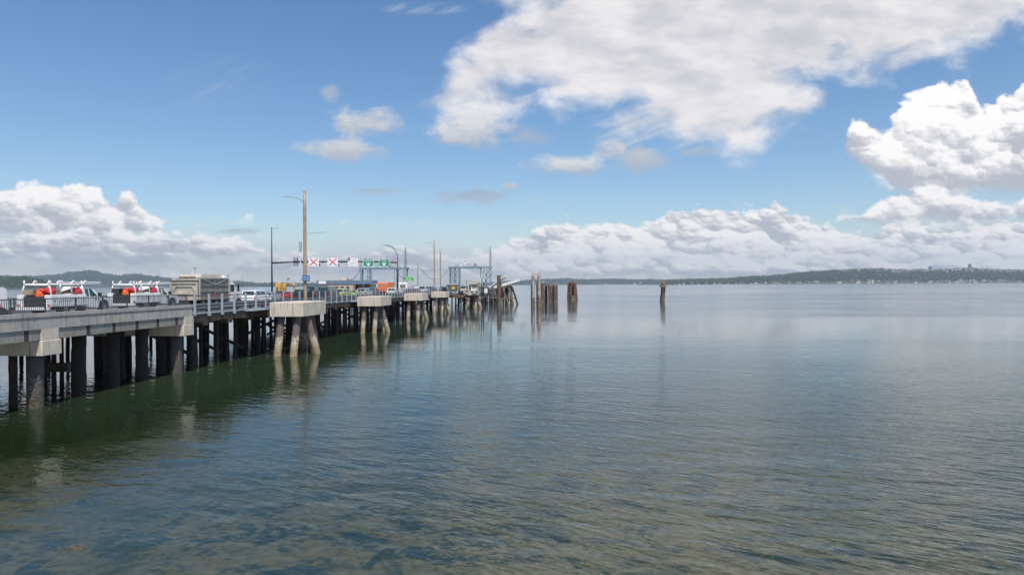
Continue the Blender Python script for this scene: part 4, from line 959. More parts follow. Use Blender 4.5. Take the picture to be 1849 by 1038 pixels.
def cargo(Y, off, red_lab, org_lab, brd_lab, pipe_lab, dark):
    base = Vector((E(Y) + off - 1.17, Y, 5.09))
    def place(n, lab, cat, x, y, z, rz=0):
        return thing(n, lab, cat, base + Vector((x + y * .055, y, z)), -EA + rz)
    def lump(n, rx, ry, rz_, seed, m, t):
        b = bmesh.new(); bmesh.ops.create_icosphere(b, subdivisions=3, radius=1); me = bpy.data.meshes.new(n)
        for v in b.verts:
            k = 1 + .28 * mnoise.noise(v.co * 1.7 + Vector((seed, 0, 0))) + .1 * mnoise.noise(v.co * 5 + Vector((0, seed, 0)))
            v.co = Vector((v.co.x * rx * k, v.co.y * ry * k, max(v.co.z, -.8) * rz_ * k + rz_ * .8))
        b.to_mesh(me); b.free(); me.materials.append(M[m]); me.polygons.foreach_set('use_smooth', [True] * len(me.polygons))
        o = bpy.data.objects.new(n, me); COL.objects.link(o); o.parent = t; return o
    t = place('canvas_bag', red_lab, 'bag', .66, 3.1, 1.42); lump('bag_body', .26, .38, .25, 3, 'red_cloth', t)
    MB().path([(-.1, -.25, .42), (0, 0, .56), (.1, .25, .42)], .025, 6).build('bag_strap', 'black_paint', t)
    t = place('canvas_cover', org_lab, 'cover', -.15, .55, .74); lump('cover_cloth', .27, .32, .60, 8, 'orange_cloth', t).location = (.18, 0, 0)
    lump('cover_fold', .34, .42, .30, 12, 'red_cloth', t).location = (.55, .4, .62)
    t = place('plywood_stack' if not dark else 'tool_chest', brd_lab, 'boards' if not dark else 'tool chest', -.62, .2, 1.41)
    if dark: MB().bbox(-.32, .32, 0, 2.6, .0, .36, .03).build('chest_body', 'black_paint', t); MB().bbox(-.33, .33, -.01, 2.61, .365, .43, .02).build('chest_lid', 'silver', t)
    else:
        for k in range(5): MB().box(-.34 + .01 * k, .34, .03 * k, 2.7 - .04 * k, .002 + k * .07, .062 + k * .07).build('board', 'tan_board', t)
    t = place('pipe_bundle', pipe_lab, 'pipes', .45, .9, 1.22)
    pm = MB(); random.seed(int(Y))
    for k in range(9):
        x_ = -.3 + .08 * k; pm.tube((x_, random.uniform(-.2, .2), .06 + .05 * (k % 3)), (x_ + random.uniform(-.1, .1), 2.2, .34 + .07 * (k % 4)), .035, .035, 8)
    pm.build('pipes', 'timber_light', t)
    for k, x_ in enumerate((.25, .32)): MB().tube((x_, .6 + k * 1.0, .2), (x_, .6 + k * 1.0, .86), .05, .05, 8).build('pipe_stop', 'white_steel', t)
service_truck(44.9, -3.7, 'white service truck with a ladder rack, nearest to the left edge of the picture')
cargo(44.9, -3.7, 'red bag on the locker behind the cab of the left service truck', 'orange and red cover in the bed of the left service truck', 'tan plywood stack on the far locker of the left service truck', 'grey pipes in the bed of the left service truck', False)
service_truck(54.1, -3.7, 'white service truck with a ladder rack, directly behind the dump truck')
cargo(54.1, -3.7, 'red bag on the locker behind the cab of the right service truck', 'orange cover in the bed of the right service truck', 'black tool chest on the far locker of the right service truck', 'grey pipes in the bed of the right service truck', True)

# box trailer at the left edge
t = thing('box_trailer', 'white box trailer with rounded roof cut off by the left edge', 'trailer', (E(37.4) - 3.7 - .32, 37.4, 5.09), -EA)
MB().side([(0, .5), (0, 1.75), (.1, 1.86), (.3, 1.92), (3.6, 1.92), (3.9, 1.8), (3.9, .5)], -1.7, .32, .05).build('trailer_body', 'white_paint', t)
MB().box(.32, .345, 3.2, 3.35, .75, .95).build('marker_lamp', 'orange', t); wheel(t, .2, 1.8, .34, .2)
MB().box(-.1, .1, -.03, .01, .6, 1.0).build('tail_lamp', 'orange', t)
wheel(t, -1.4, 1.8, .34, .2)

# dump truck
t = thing('dump_truck', 'large dusty beige dump truck with a raised box and exhaust stack', 'dump truck', (E(63.8) - 3.7 - 1.32, 63.8, 4.71), -EA)
tz = .36
MB().side([(0, 1.05), (0, 2.75 + tz * .3), (.15, 2.95 + tz * .3), (6.0, 2.95 + tz * .3), (6.0, 1.05)], -1.3, 1.3, .02).build('dump_box', 'dump_side_shade', t)
rb = MB()
for k in range(3):
    rb.box(1.302, 1.38, .05 + k * 2.92, .2 + k * 2.92, 1.0, 3.0)
for z_ in (1.02, 1.75, 2.35, 2.98): rb.box(1.303, 1.36, .21, 5.88, z_, z_ + .12)
rb.build('box_rib', 'dump_side_shade', t)
for y_ in (-.004, 5.88): MB().box(1.385, 1.44, y_, y_ + .16, 1.0, 3.02).build('corner_post', 'beige_paint', t)
dg_ = MB(); dg_.bar((1.39, .9, 2.95), (1.39, 3.0, 2.45), .04, .07); dg_.bar((1.39, 3.0, 2.45), (1.39, 5.2, 2.95), .04, .07); dg_.bar((1.39, .3, 3.0), (1.39, 5.6, 3.08), .04, .06); dg_.build('tarp_arm', 'galv', t)
tg = MB(); tg.box(-1.28, 1.28, -.1, -.01, 1.0, 2.72); to = tg.build('tailgate', 'beige_paint', t)
fr2 = MB()
fr2.box(-1.30, 1.30, -.2, -.11, 2.56, 2.74); fr2.box(-1.30, -1.16, -.2, -.11, 1.0, 2.55); fr2.box(1.16, 1.30, -.2, -.11, 1.0, 2.55); fr2.box(-1.15, 1.15, -.2, -.11, 1.55, 1.70)
fr2.bar((-1.1, -.14, 1.72), (-.78, -.14, 2.3), .08, .08); fr2.bar((1.1, -.14, 1.72), (.78, -.14, 2.3), .08, .08); fr2.box(-.8, .8, -.19, -.11, 2.26, 2.33)
fr2.build('tailgate_frame', 'beige_paint', to)
MB().box(-1.3, 1.3, -.24, -.0, 2.76, 2.84).build('tarp_roll', 'black_paint', t)
lp = MB(); lp.side([(.7, 3.1), (.9, 3.42), (4.7, 3.46), (5.0, 3.1)], -1.0, 1.15, .05); lp.build('tarp_housing', 'beige_paint', t)
MB().box(-.6, .75, .1, .6, 3.06, 3.22).build('rear_bow', 'timber_light', t)
MB().bbox(-1.2, 1.2, 5.2, 5.9, 3.1, 3.35, .08).build('cab_shield', 'white_paint', t)
MB().side([(6.2, .7), (6.2, 2.55), (6.35, 2.75), (7.5, 2.75), (7.75, 2.6), (8.0, 1.75), (9.3, 1.6), (9.45, 1.4), (9.45, .55), (6.2, .55)], -1.12, 1.12, .06).build('cab', 'white_paint', t)
for s_ in (-1, 1):
    MB().box(s_ * 1.10 - .012, s_ * 1.10 + .012, 6.75, 7.7, 1.75, 2.45).build('side_window', 'glass', t)
    MB().tube((s_ * 1.2, 6.08, .9), (s_ * 1.2, 6.08, 3.3), .10, .10, 12).path([(s_ * 1.2, 6.08, 3.3), (s_ * 1.24, 6.2, 3.6)], .085, 10).build('exhaust_stack', 'rim', t)
    MB().bbox(s_ * 1.42 - .12, s_ * 1.42 + .12, 7.9, 8.0, 1.75, 2.5, .03).build('wing_mirror', 'black_paint', t)
    for y_ in (.9, 2.2, 3.5, 8.5): wheel(t, s_ * 1.08, y_, .52, .36 if y_ > 8 else .5)
    MB().box(s_ * 1.05 - .12, s_ * 1.05 + .12, -.22, -.12, .72, .86).build('tail_lamp', 'lamp_red', t)
mk = MB()
for k in range(14): mk.box(1.365, 1.385, .3 + k * .42, .5 + k * .42, 1.30, 1.36)
mk.build('reflector_tape', 'lamp_red', t)
MB().box(-.5, .5, 0, 9, .55, .95).build('chassis', 'dark_steel', t)
MB().tube((-.6, 3, 3.44), (-.6, 3, 4.1), .02, .02, 6).tube((-.75, 3, 4.1), (-.45, 3, 4.1), .03, .03, 6).build('antenna', 'dark_steel', t)

# orange box truck
Yb = 150; x_ = at(693, Yb).x
t = thing('box_truck', 'orange box truck queued on the wharf, left of the curved street lamp', 'box truck', (x_ - .2, Yb, 4.71), -EA)
MB().side([(0, .9), (0, 2.75), (.25, 2.95), (5.6, 2.95), (6.5, 2.8), (6.7, 2.4), (5.2, 2.15), (5.2, .9)], -1.2, 1.2, .05).build('cargo_box', 'orange', t)
MB().side([(5.25, .5), (5.25, 2.1), (6.2, 2.1), (6.9, 1.3), (7.6, 1.1), (7.7, .5)], -1.0, 1.0, .05).build('cab', 'white_paint', t)
MB().box(-1.0, 1.0, -.03, -.002, 1.0, 2.2).build('roller_door', 'orange', t)
gl_ = MB(); gl_.box(-.9, -.55, -.05, -.035, 2.3, 2.6); gl_.box(-.4, .1, -.05, -.035, 2.25, 2.6); gl_.box(.25, .8, -.05, -.035, 2.25, 2.6); gl_.build('dark_marking', 'sign_grey', t)
for s_ in (-1, 1):
    wheel(t, s_ * 1.0, 1.4, .42, .3); wheel(t, s_ * .9, 6.6, .4, .25); MB().box(s_ * 1.0 - .12, s_ * 1.0 + .12, -.04, .0, .6, .85).build('tail_lamp', 'lamp_red', t)
# motor home right of curved lamp
t = thing('motor_home', 'white motor home right of the curved street lamp', 'motor home', (at(727, 166).x, 166, 4.71), -EA)
MB().side([(0, .6), (0, 2.8), (.2, 2.95), (5.9, 2.95), (6.6, 2.7), (6.6, 2.1), (5.6, 1.9), (5.6, .6)], -1.15, 1.15, .04).build('camper_body', 'white_paint', t)
MB().side([(5.65, .5), (5.65, 1.85), (6.3, 1.85), (6.9, 1.2), (7.5, 1.0), (7.5, .5)], -1.0, 1.0, .04).build('cab', 'white_paint', t)
MB().box(-.6, .6, -.025, -.002, 1.7, 2.4).build('rear_window', 'glass', t); MB().box(-.2, .25, -.05, -.03, 1.0, 2.6).build('ladder', 'trim_pink', t)
for s_ in (-1, 1): wheel(t, s_ * .95, 1.4, .4, .3); wheel(t, s_ * .95, 6.4, .4, .3)
t = thing('box_trailer', 'grey white box trailer below the slim pole over the third dolphin', 'trailer', (at(752, 178).x, 178, 4.71), -EA)
MB().bbox(-1.7, 1.7, 0, 5, .6, 2.4, .08).build('trailer_body', 'silver', t); MB().box(-.8, .8, -.03, -.002, .8, 2.0).build('rear_door', 'white_paint', t)
for s_ in (-1, 1): wheel(t, s_ * 1.5, 2.4, .36, .25)

# ---------------------------------------------------------------- toll plaza
def zat(px, py, d): return 7 + (hor(px) - py) * d / F
# ticket building
db = 168; xl, xr = at(571, db).x, at(669.5, db).x; zt_ = zat(600, 506.6, db); zf = zat(600, 513.2, db)
t = thing('ticket_building', 'low cream ticket building with a blue grey metal roof edge', 'building', (xl, db, 4.7))
Z0 = 4.7; L_ = xr - xl
sx = lambda px: at(px, db).x - xl
MB().box(sx(592), sx(640), .36, 7.5, 0, zf - Z0).build('wall', 'wall_cream', t)
MB().box(sx(590.5), sx(594), .32, .355, 0, zf - Z0).build('corner_trim', 'trim_pink', t)
MB().box(sx(636), sx(640.3), .32, .355, 0, zf - Z0).build('corner_trim', 'trim_pink', t)
MB().box(sx(641), sx(668), 1.6, 7.5, 0, zf - Z0).build('rear_wall', 'grey_paint', t)
ff = MB(); k = sx(592.5)
while k < sx(669): ff.box(k, min(k + .42, L_), .2, .3, zf - Z0, zt_ - Z0); k += .44
ff.build('roof_fascia', 'roof_blue', t)
MB().box(sx(571), L_ + .1, .31, 8.0, zf - Z0 + .1, zt_ - Z0 + .05).build('roof', 'roof_blue', t)
MB().box(0, sx(592), .16, .3, zf - Z0, zt_ - Z0).build('entrance_fascia', 'roof_blue', t)
MB().box(sx(575), sx(588), .10, .155, zf - Z0 + .15, zt_ - Z0 - .1).build('fascia_panel', 'letter_white', t)
for a_ in (572, 589, 641, 656, 668): MB().box(sx(a_) - .12, sx(a_) + .12, .06, .28, 0, zf - Z0 - .01).build('porch_post', 'grey_paint', t)
for a_ in (598, 607, 617, 627):
    wn = MB().box(sx(a_) - .45, sx(a_) + .45, .325, .355, 1.2, 2.1).build('window', 'glass', t); MB().box(sx(a_) - .5, sx(a_) + .5, .31, .322, 1.08, 1.18).build('sill', 'trim_pink', wn)
MB().box(sx(643), sx(652), 1.5, 1.59, 0, 2.3).build('door', 'black_paint', t)
MB().bbox(sx(612), sx(622), 2, 5, zt_ - Z0 + .05, zt_ - Z0 + .75, .1).build('roof_vent', 'wall_cream', t)
MB().tube((sx(620), 3, zt_ - Z0 + .7), (sx(620), 3, zt_ - Z0 + 1.3), .25, .25, 10).build('vent_pipe', 'galv', t)
# yellow booths and canopy
def booth(px, d, w_, y0, y1, lab):
    p = at(px, d); z1 = zat(px, y0, d); t = thing('yellow_booth', lab, 'booth', (p.x, d, 4.7)); h_ = z1 - 4.7
    mb = MB(); P = [(-w_/2, 0), (-w_/2, h_ * .72), (-w_ * .38, h_ * .9), (-w_ * .12, h_), (w_ * .12, h_), (w_ * .38, h_ * .9), (w_/2, h_ * .72), (w_/2, 0)]
    n = len(P); mb._a([(x, 0, z) for x, z in P] + [(x, 1.2, z) for x, z in P], [tuple(range(n)), tuple(range(2 * n - 1, n - 1, -1))] + [(i, n + i, n + (i + 1) % n, (i + 1) % n) for i in range(n)])
    mb.build('booth_body', 'yellow', t); MB().box(-w_ * .25, w_ * .25, -.03, -.004, h_ * .45, h_ * .7).build('booth_window', 'timber_light', t); return t
booth(500.5, 128, .85, 509.5, 525, 'tall rounded yellow booth just right of the straight street lamp')
booth(512, 150, .6, 511.5, 522, 'small yellow booth under the curved tan canopy')
dc = 152; t = thing('toll_canopy', 'curved tan toll canopy between yellow supports', 'canopy', (at(518, dc).x, dc, 4.7)); cm = MB(); w_ = 3.2
hc = zat(518, 510.8, dc) - 4.7
for k in range(8):
    a0 = -1 + k / 4; a1 = a0 + .25; z0_ = hc - .55 * a0 * a0; z1_ = hc - .55 * a1 * a1 ; z1b = hc - .55 * a1 * a1
    cm._a([(a0 * w_/2, 0, z0_ - .28), (a1 * w_/2, 0, z1b - .28), (a1 * w_/2, 0, z1b), (a0 * w_/2, 0, z0_), (a0 * w_/2, 3, z0_ - .28), (a1 * w_/2, 3, z1b - .28), (a1 * w_/2, 3, z1b), (a0 * w_/2, 3, z0_)],
          [(0, 1, 2, 3), (7, 6, 5, 4), (0, 4, 5, 1), (3, 2, 6, 7), (0, 3, 7, 4), (1, 5, 6, 2)])
cm.build('canopy_roof', 'shed_wood', t)
for s_ in (-1, 1): MB().bbox(s_ * w_ * .46 - .16, s_ * w_ * .46 + .16, .3, .7, 0, hc - .78, .02).build('canopy_post', 'yellow', t)
# distant slim lamps and flag pole
def slim(px, d, yt, yb, r, lab, m='galv', arm=0, nm='light_pole'):
    p = at(px, d); zt = zat(px, yt, d); zb = zat(px, yb, d); t = thing(nm, lab, 'pole', (p.x, d, zb))
    MB().tube((0, 0, 0), (0, 0, zt - zb), r, r * .75, 10).build('pole_shaft', m, t)
    if arm: MB().tube((0, 0, zt - zb - .1), (arm, 0, zt - zb), .04, .04, 6).bbox(min(arm, arm * 1.25), max(arm, arm * 1.25), -.1, .1, zt - zb - .05, zt - zb + .08, .02).build('lamp_arm', m, t)
    return t
slim(437, 150, 486, 520, .06, 'slim grey light pole ahead of the dump truck cab', arm=-.5)
b_ = slim(518, 160, 501, 516, .05, 'short pole carrying a small tan sign above the canopy', 'galv', nm='sign_pole'); MB().box(-.05, .6, -.03, .03, 1.3, 1.9).build('sign_panel', 'tan_board', b_)
slim(651, 240, 444, 484, .07, 'thin radio antenna above the left ferry tower', 'galv', nm='antenna')
u1 = upole(784.5, 181, 434, .22, 'slim wooden pole with a street lamp arm over the fourth dolphin', 16)
u2 = upole(795.5, 196, 450, .20, 'plain reddish wooden pole right of the lamp pole', None)
u3 = upole(754.5, 190, 475, .18, 'short wooden pole left of the lamp pole', None)
MB().tube((0, 0, 5.6), (0, 0, 6.5), .30, .30, 10).build('blue_band', 'sign_blue', u1[0])
def wire(a, b, sag, r, lab):
    a = Vector(a); b = Vector(b); pts = [a.lerp(b, k / 16) - Vector((0, 0, sag * 4 * (k / 16) * (1 - k / 16))) for k in range(17)]
    o = MB().path(pts, r, 5).build('overhead_cable', 'cable'); return tag(o, lab, 'cable')
wire(at(755, 190, 479), at(811, 252, 483), 4.2, .05, 'sagging black cable from the short pole to the right ferry tower')
wire(at(735, 238, 486), at(756, 190, 484), .4, .035, 'thin cable from the left ferry tower to the short pole')
wire(at(650, 238, 487), at(628, 170, 505), 1.2, .08, 'black cable running down from the left ferry tower to the ticket building')
wire(at(716, 238, 489), at(732, 176, 503), .6, .06, 'black cable running down to the pale green message board')
wire(at(756, 190, 486), at(784, 181, 487), .5, .03, 'thin cable between the short pole and the lamp pole')
# green message board
dm = 172; t = thing('message_board', 'pale green message board on posts right of the curved street lamp', 'message board', (at(738, dm).x, dm, 4.7)); a0 = zat(738, 507, dm) - 4.7; a1 = zat(738, 499.5, dm) - 4.7
MB().bbox(-1.0, 1.0, 0, .3, a0, a1, .04).build('board_face', 'board_green', t)
for s_ in (-1, 1): MB().box(s_ * 1.0 - .06, s_ * 1.0 + .14, -.05, .32, a0 + .05, a1 - .35).build('side_lamp', 'dark_steel', t)
MB().box(-.7, -.55, .05, .2, 0, a0 - .01).box(.55, .7, .05, .2, 0, a0 - .01).build('board_post', 'galv', t)
MB().box(-.5, .8, .02, .12, a0 - 1.2, a0 - .75).build('lower_plate', 'board_green', t)

# ---------------------------------------------------------------- ferry towers
def lattice(t, x0, x1, y0, y1, z0, z1, dense, mat_='tower_steel'):
    lg = MB()
    for x_ in (x0, x1):
        for y_ in (y0, y1): lg.box(x_ - .13, x_ + .13, y_ - .13, y_ + .13, z0, z1)
    if dense:
        xm_ = (x0 + x1) / 2
        for y_ in (y0, y1): lg.box(xm_ - .10, xm_ + .10, y_ - .1, y_ + .1, z0, z1)
    lg.build('tower_leg', mat_, t)
    bc = MB(); n = 4 if dense else 1; h_ = (z1 - z0) / n; xs = [x0, (x0 + x1) / 2, x1] if dense else [x0, x1]
    for k in range(n):
        a_, b_ = z0 + k * h_, z0 + (k + 1) * h_
        for y_ in (y0 - .15, y1 + .15):
            for xa_, xb_ in zip(xs[:-1], xs[1:]):
                if dense or True:
                    bc.bar((xa_, y_, a_), (xb_, y_, b_), .10, .12); 
                    if dense: bc.bar((xa_, y_ + .02, b_), (xb_, y_ + .02, a_), .10, .12)
            if dense: bc.bar((x0, y_, b_), (x1, y_, b_), .10, .14)
        for x_ in (x0 - .15, x1 + .15): bc.bar((x_, y0, a_), (x_, y1, b_), .10, .12); bc.bar((x_, y0, b_), (x_, y1, a_), .1, .12)
    bc.build('tower_brace', mat_, t)
def ferry_tower(d, pl, pr, l1, r0, yt, zb, lab, dense, mastx, mast_top, dep=3.2):
    x0, x1 = at(pl, d).x, at(pr, d).x; zt = zat((pl + pr) / 2, yt, d)
    t = thing('ferry_tower', lab, 'tower', (x0, d, zb)); w_ = x1 - x0; h_ = zt - zb
    a1 = at(l1, d).x - x0; b0 = at(r0, d).x - x0
    lattice(t, .2, a1, 0, dep, 0, h_ - .75, dense); lattice(t, b0, w_ - .2, 0, dep, 0, h_ - .75, dense)
    MB().box(-.2, w_ + .3, -.3, .1, h_ - .7, h_).box(-.2, w_ + .3, dep - .1, dep + .3, h_ - .7, h_).build('main_beam', 'tower_steel', t)
    MB().box(-.2, w_ + .3, .11, dep - .11, h_ - .12, h_ - .04).build('platform', 'tower_steel', t)
    rl_ = MB()
    for k in range(14):
        x_ = k / 13 * w_
        rl_.box(x_ - .04, x_ + .04, -.28, -.2, h_, h_ + 1.05)
    rl_.box(-.1, w_ + .2, -.27, -.21, h_ + 1.0, h_ + 1.08); rl_.box(-.1, w_ + .2, -.27, -.21, h_ + .5, h_ + .56); rl_.build('platform_rail', 'galv', t)
    for q in (.08, .28, .9): MB().bbox(w_ * q - .5, w_ * q + .5, .4, 1.8, h_ - .03, h_ + .7, .08).build('winch_housing', 'pale_steel', t)
    cx = w_ * (.38 if dense else .52); MB().bbox(cx - .45, cx + .45, .2, 1.2, h_, h_ + 1.5, .05).build('control_box', 'white_steel', t)
    MB().tube((cx, .6, h_ + 1.4), (cx, .6, h_ + 2.2), .12, .08, 8).build('beacon', 'dark_steel', t)
    MB().bbox(w_ * .62 - .4, w_ * .62 + .4, .2, 1.0, h_, h_ + 1.1, .05).build('cable_drum', 'shed_wood', t)
    # mast
    mx_ = at(mastx, d).x - x0; mh = zat(mastx, mast_top, d) - zb; ms = MB(); s_ = .32
    for q in ((-s_, 0), (s_, 0), (0, .5)): ms.tube((mx_ + q[0], q[1] + .5, h_), (mx_ + q[0] * .7, q[1] + .5, mh), .08, .08, 6)
    k = h_; f_ = 1
    while k < mh - .8: ms.bar((mx_ - s_ * f_, .45, k), (mx_ + s_ * f_, .45, k + .75), .07, .07); k += .75; f_ = -f_
    ms.tube((mx_, .5, mh), (mx_, .5, mh + 1.2), .03, .02, 6); ms.build('lattice_mast', 'mast_steel', t)
    return t, w_, h_
tl, wl_, hl_ = ferry_tower(240, 650, 734.5, 667, 716, 482.5, 3.9, 'left ferry tower with open slender legs behind the ticket building', False, 732, 446)
for q in (.065, .155, .82, .93): MB().box(wl_ * q - .07, wl_ * q + .07, .4, .55, 0, hl_ - .76).build('guide_rail', 'tower_steel', tl)
MB().box(wl_ * .245, wl_ * .255, -.4, -.3, 1.5, hl_ - .7).box(wl_ * .735, wl_ * .745, -.4, -.3, 1.5, hl_ - .7).build('lift_cable', 'mast_steel', tl)
tr_, wr_, hr_ = ferry_tower(253, 811, 887, 829.5, 868, 481, 3.9, 'right ferry tower with dense criss cross lattice legs beside the transfer span', True, 885.5, 447)
sp = MB(); sp.bar((wr_ * .70, -2.2, 0), (wr_ * .80, -.4, hr_ - .5), .2, .24); sp.bar((wr_ * .78, -2.2, .0), (wr_ * .88, -.4, hr_ - .5), .2, .24); sp.build('raking_strut', 'pale_steel', tr_)

# slip decks under the towers
t = thing('slip_wharf', 'timber slip wharf under the right ferry tower with criss cross bracing', 'wharf', (0, 0, 0))
X0_, X1_ = at(815, 212).x, at(866, 212).x
MB().box(X0_ - 3, X1_, 206.5, 262, 3.45, 3.88).build('deck_slab', 'timber', t)
MB().box(X0_ - 30, X0_ - 3.05, 206.5, 262, 3.45, 3.87).build('slip_deck', 'timber', t)
MB().box(X0_ - 3, X1_ + .04, 206.3, 206.45, 3.2, 3.9).build('fascia_beam', 'timber_red', t)
random.seed(9); brc = MB()
for k in range(12):
    a_ = X0_ - 3 + random.uniform(0, 10); b_ = a_ + random.choice((-1, 1)) * random.uniform(2.5, 4.5); yq = random.choice((208, 212, 216, 222))
    brc.bar((a_, yq, .6), (b_, yq, 3.4), .12, .28)
brc.build('cross_brace', 'timber_light', t)
for k in range(34):
    a_ = X0_ - 3 + random.uniform(0, X1_ - X0_ + 3); yq = random.choice((207, 211, 215, 221, 230, 240)); 
    MB().tube((a_ + random.uniform(-.4, .4), yq, -3), (a_, yq, 3.5), .24, .2, 10, jit=.05, seg=5, rnd=random).build('timber_pile', random.choice(('wet_timber', 'lean_timber', 'red_timber')), t)
for k in range(24):
    a_ = X0_ - 30 + k * 1.2; MB().tube((a_, 208, -3), (a_, 208, 3.5), .22, .2, 8).build('timber_pile', 'wet_timber', t)
# shed
ds = 207.5; xs0, xs1 = at(841, ds).x, at(863, ds).x
t = thing('wooden_shed', 'small yellow brown wooden shed behind the farthest dolphin', 'shed', (xs0, ds, 3.9)); w_ = xs1 - xs0
MB().box(.9, w_ - .2, 1.2, 3.5, 0, 3.3).build('wall', 'shed_wood', t)
MB()._a([(0, 0, 4.45), (w_, 0, 3.7), (w_, 4, 3.7), (0, 4, 4.45), (0, 0, 4.6), (w_, 0, 3.85), (w_, 4, 3.85), (0, 4, 4.6)], [(0, 3, 2, 1), (4, 5, 6, 7), (0, 1, 5, 4), (1, 2, 6, 5), (2, 3, 7, 6), (3, 0, 4, 7)]).build('roof', 'shed_wood', t)
for q in (.05, .95): MB().box(w_ * q - .12, w_ * q + .12, .1, .34, 0, 3.7 if q > .5 else 4.3).build('post', 'timber_light', t)
MB().box(w_ * .42, w_ * .47, .9, 1.1, 0, 3.6).build('white_pipe', 'white_steel', t); MB().box(1.2, 2.0, 1.14, 1.19, 0, 2.1).build('door', 'timber', t)
for px, w2, h2, lab, m in ((869, 1.4, 3.9, 'dark brown timber post cluster right of the wooden shed', 'timber'), (832, 1.1, 3.2, 'dark post stub left of the wooden shed', 'timber')):
    t = thing('mooring_post', lab, 'post', (at(px, 214).x, 214, 3.9)); c_ = MB()
    for q in range(3): c_.tube((-w2 / 2 + q * w2 / 2, 0, 0), (-w2 / 2 + q * w2 / 2, 0, h2 - .3 * (q % 2)), .22, .2, 10)
    c_.build('post_shaft', m, t); MB().tube((-w2 / 2, -.05, h2 * .6), (w2 / 2, -.05, h2 * .6), .12, .12, 8).build('lashing', 'cable', t)
t = thing('bus_shelter', 'low pale shelter with an orange panel left of the right ferry tower', 'shelter', (at(815, 200).x, 200, 4.7))
MB().box(-1.7, 1.9, 0, 2, 2.4, 2.55).build('roof', 'pale_steel', t); MB().box(.0, 1.1, .3, .4, 1.0, 2.2).build('orange_panel', 'yellow', t)
for q in (-1.6, 1.8): MB().box(q - .06, q + .06, .1, .25, 0, 2.39).build('post', 'galv', t)
MB().box(-1.6, 1.8, 1.8, 1.9, .4, 2.39).build('back_wall', 'silver', t)
def far_car(px, Y, m, kind, lab, z): t = car(px, Y, m, kind, lab); t.location.z = z
far_car(836, 198, 'beige_paint', 'van', 'pale yellow van behind the farthest dolphin', 4.71)
far_car(855, 199, 'white_paint', 'sedan', 'white car right behind the farthest dolphin', 4.71)

# transfer span: pale girder rising to the right with two slim arms
t = thing('transfer_span', 'pale steel transfer span rising over the timber wing wall', 'transfer span', (0, 0, 0))
dS = 250; p0 = at(877, dS, 523.5); p1 = at(938, dS + 3, 505.5); q1 = at(944, dS + 3, 507)
g_ = MB(); g_.bar(p0, p1, .6, .95); g_.bar(p0 + Vector((0, 4, 0)), p1 + Vector((0, 4, 0)), .6, .95); g_.build('main_girder', 'pale_steel', t)
g_ = MB(); g_.bar(p0 + Vector((1, .6, -.9)), p1 + Vector((-1, .6, -.9)), .3, .35); 
for k in range(9): u = p0.lerp(p1, k / 9); v_ = p0.lerp(p1, (k + 1) / 9); g_.bar(u + Vector((.2, .6, -.8)), v_ + Vector((0, .6, -.1)), .12, .12)
g_.build('lower_chord', 'tower_steel', t)
for e0, e1, nm in (((879, 522), (913, 497)), ((884, 521), (919, 496.5)),) and (((879, 522), (913, 497), 'raised_arm'), ((884, 521), (919, 496.5), 'raised_arm')):
    a_ = at(e0[0], dS, e0[1]); b_ = at(e1[0], dS - 2, e1[1]); g_ = MB(); g_.bar(a_, b_, .45, .55); g_.bar(b_, b_ + Vector((-.5, 0, -.9)), .3, .3); g_.build(nm, 'pale_steel', t)
g_ = MB(); random.seed(4)
for k in range(16): a_ = at(932 + k, dS + 3, 508 + (k % 3) * 1.2 - .25 * k * (k < 6)); g_.bar(a_, a_ + Vector((random.uniform(.3, .9), random.uniform(0, 3), random.uniform(-.5, .5))), .1, .12)
g_.bar(p1, at(948, dS + 3, 508), .16, .2); g_.bar(p1 + Vector((0, 3, 0)), at(948, dS + 6, 508), .16, .2); g_.build('apron_lip', 'tower_steel', t)
MB().bbox(p0.x - .8, p0.x + .9, dS - .6, dS + 5, p0.z - 1.0, p0.z + .3, .06).build('hinge_block', 'white_steel', t)
MB().box(at(866, dS).x, at(881, dS).x, dS - 2, dS + 3, 3.5, 4.1).build('hinge_deck', 'tower_steel', t)

# timber wing wall with raking piles
t = thing('timber_wing_wall', 'dark timber wing wall with pale raking piles below the transfer span', 'wing wall', (0, 0, 0)); dW = 252
def zz(px, py, d=dW): return 7 + (hor(px) - py) * d / F
wm_ = MB()
wm_.box(at(884, dW).x, at(925, dW).x, dW + 1.2, dW + 1.6, zz(900, 521), zz(900, 516)); wm_.box(at(884, dW).x, at(928, dW).x, dW + 1.2, dW + 1.5, zz(900, 540), zz(900, 537.6)); wm_.build('wale_beam', 'timber_red', t)
random.seed(33)
for k in range(20):
    px = 868 + k * 2.9 + random.uniform(-.6, .6); a_ = at(px + 1.5, dW + 2, 552); b_ = at(px, dW + 2, 518 + random.uniform(-1.5, 1.5)); a_.z = -3
    MB().tube(a_, b_, .32, .28, 10, seg=6, jit=.06, rnd=random).build('timber_pile', random.choice(('red_timber', 'wet_timber', 'wet_timber')), t)
for (ax, bx_) in ((890, 899.5), (907, 917.5), (918.5, 926.5), (925, 934), (881, 886), (872, 873)):
    d_ = 248; a_ = at(ax, d_, 519); b_ = at(bx_, d_ - 3, 548); v_ = (b_ - a_); b_ = b_ + v_ * .25
    MB().tube(b_, a_, .36, .30, 10, seg=6, jit=.04, rnd=random).build('raking_pile', 'lean_timber' if ax not in (925, 881, 872) else 'wet_timber', t)
wm_ = MB(); wm_.bar(at(884, 246, 537.5), at(933, 246, 538.5), .2, .35); wm_.build('lower_wale', 'timber_light', t)

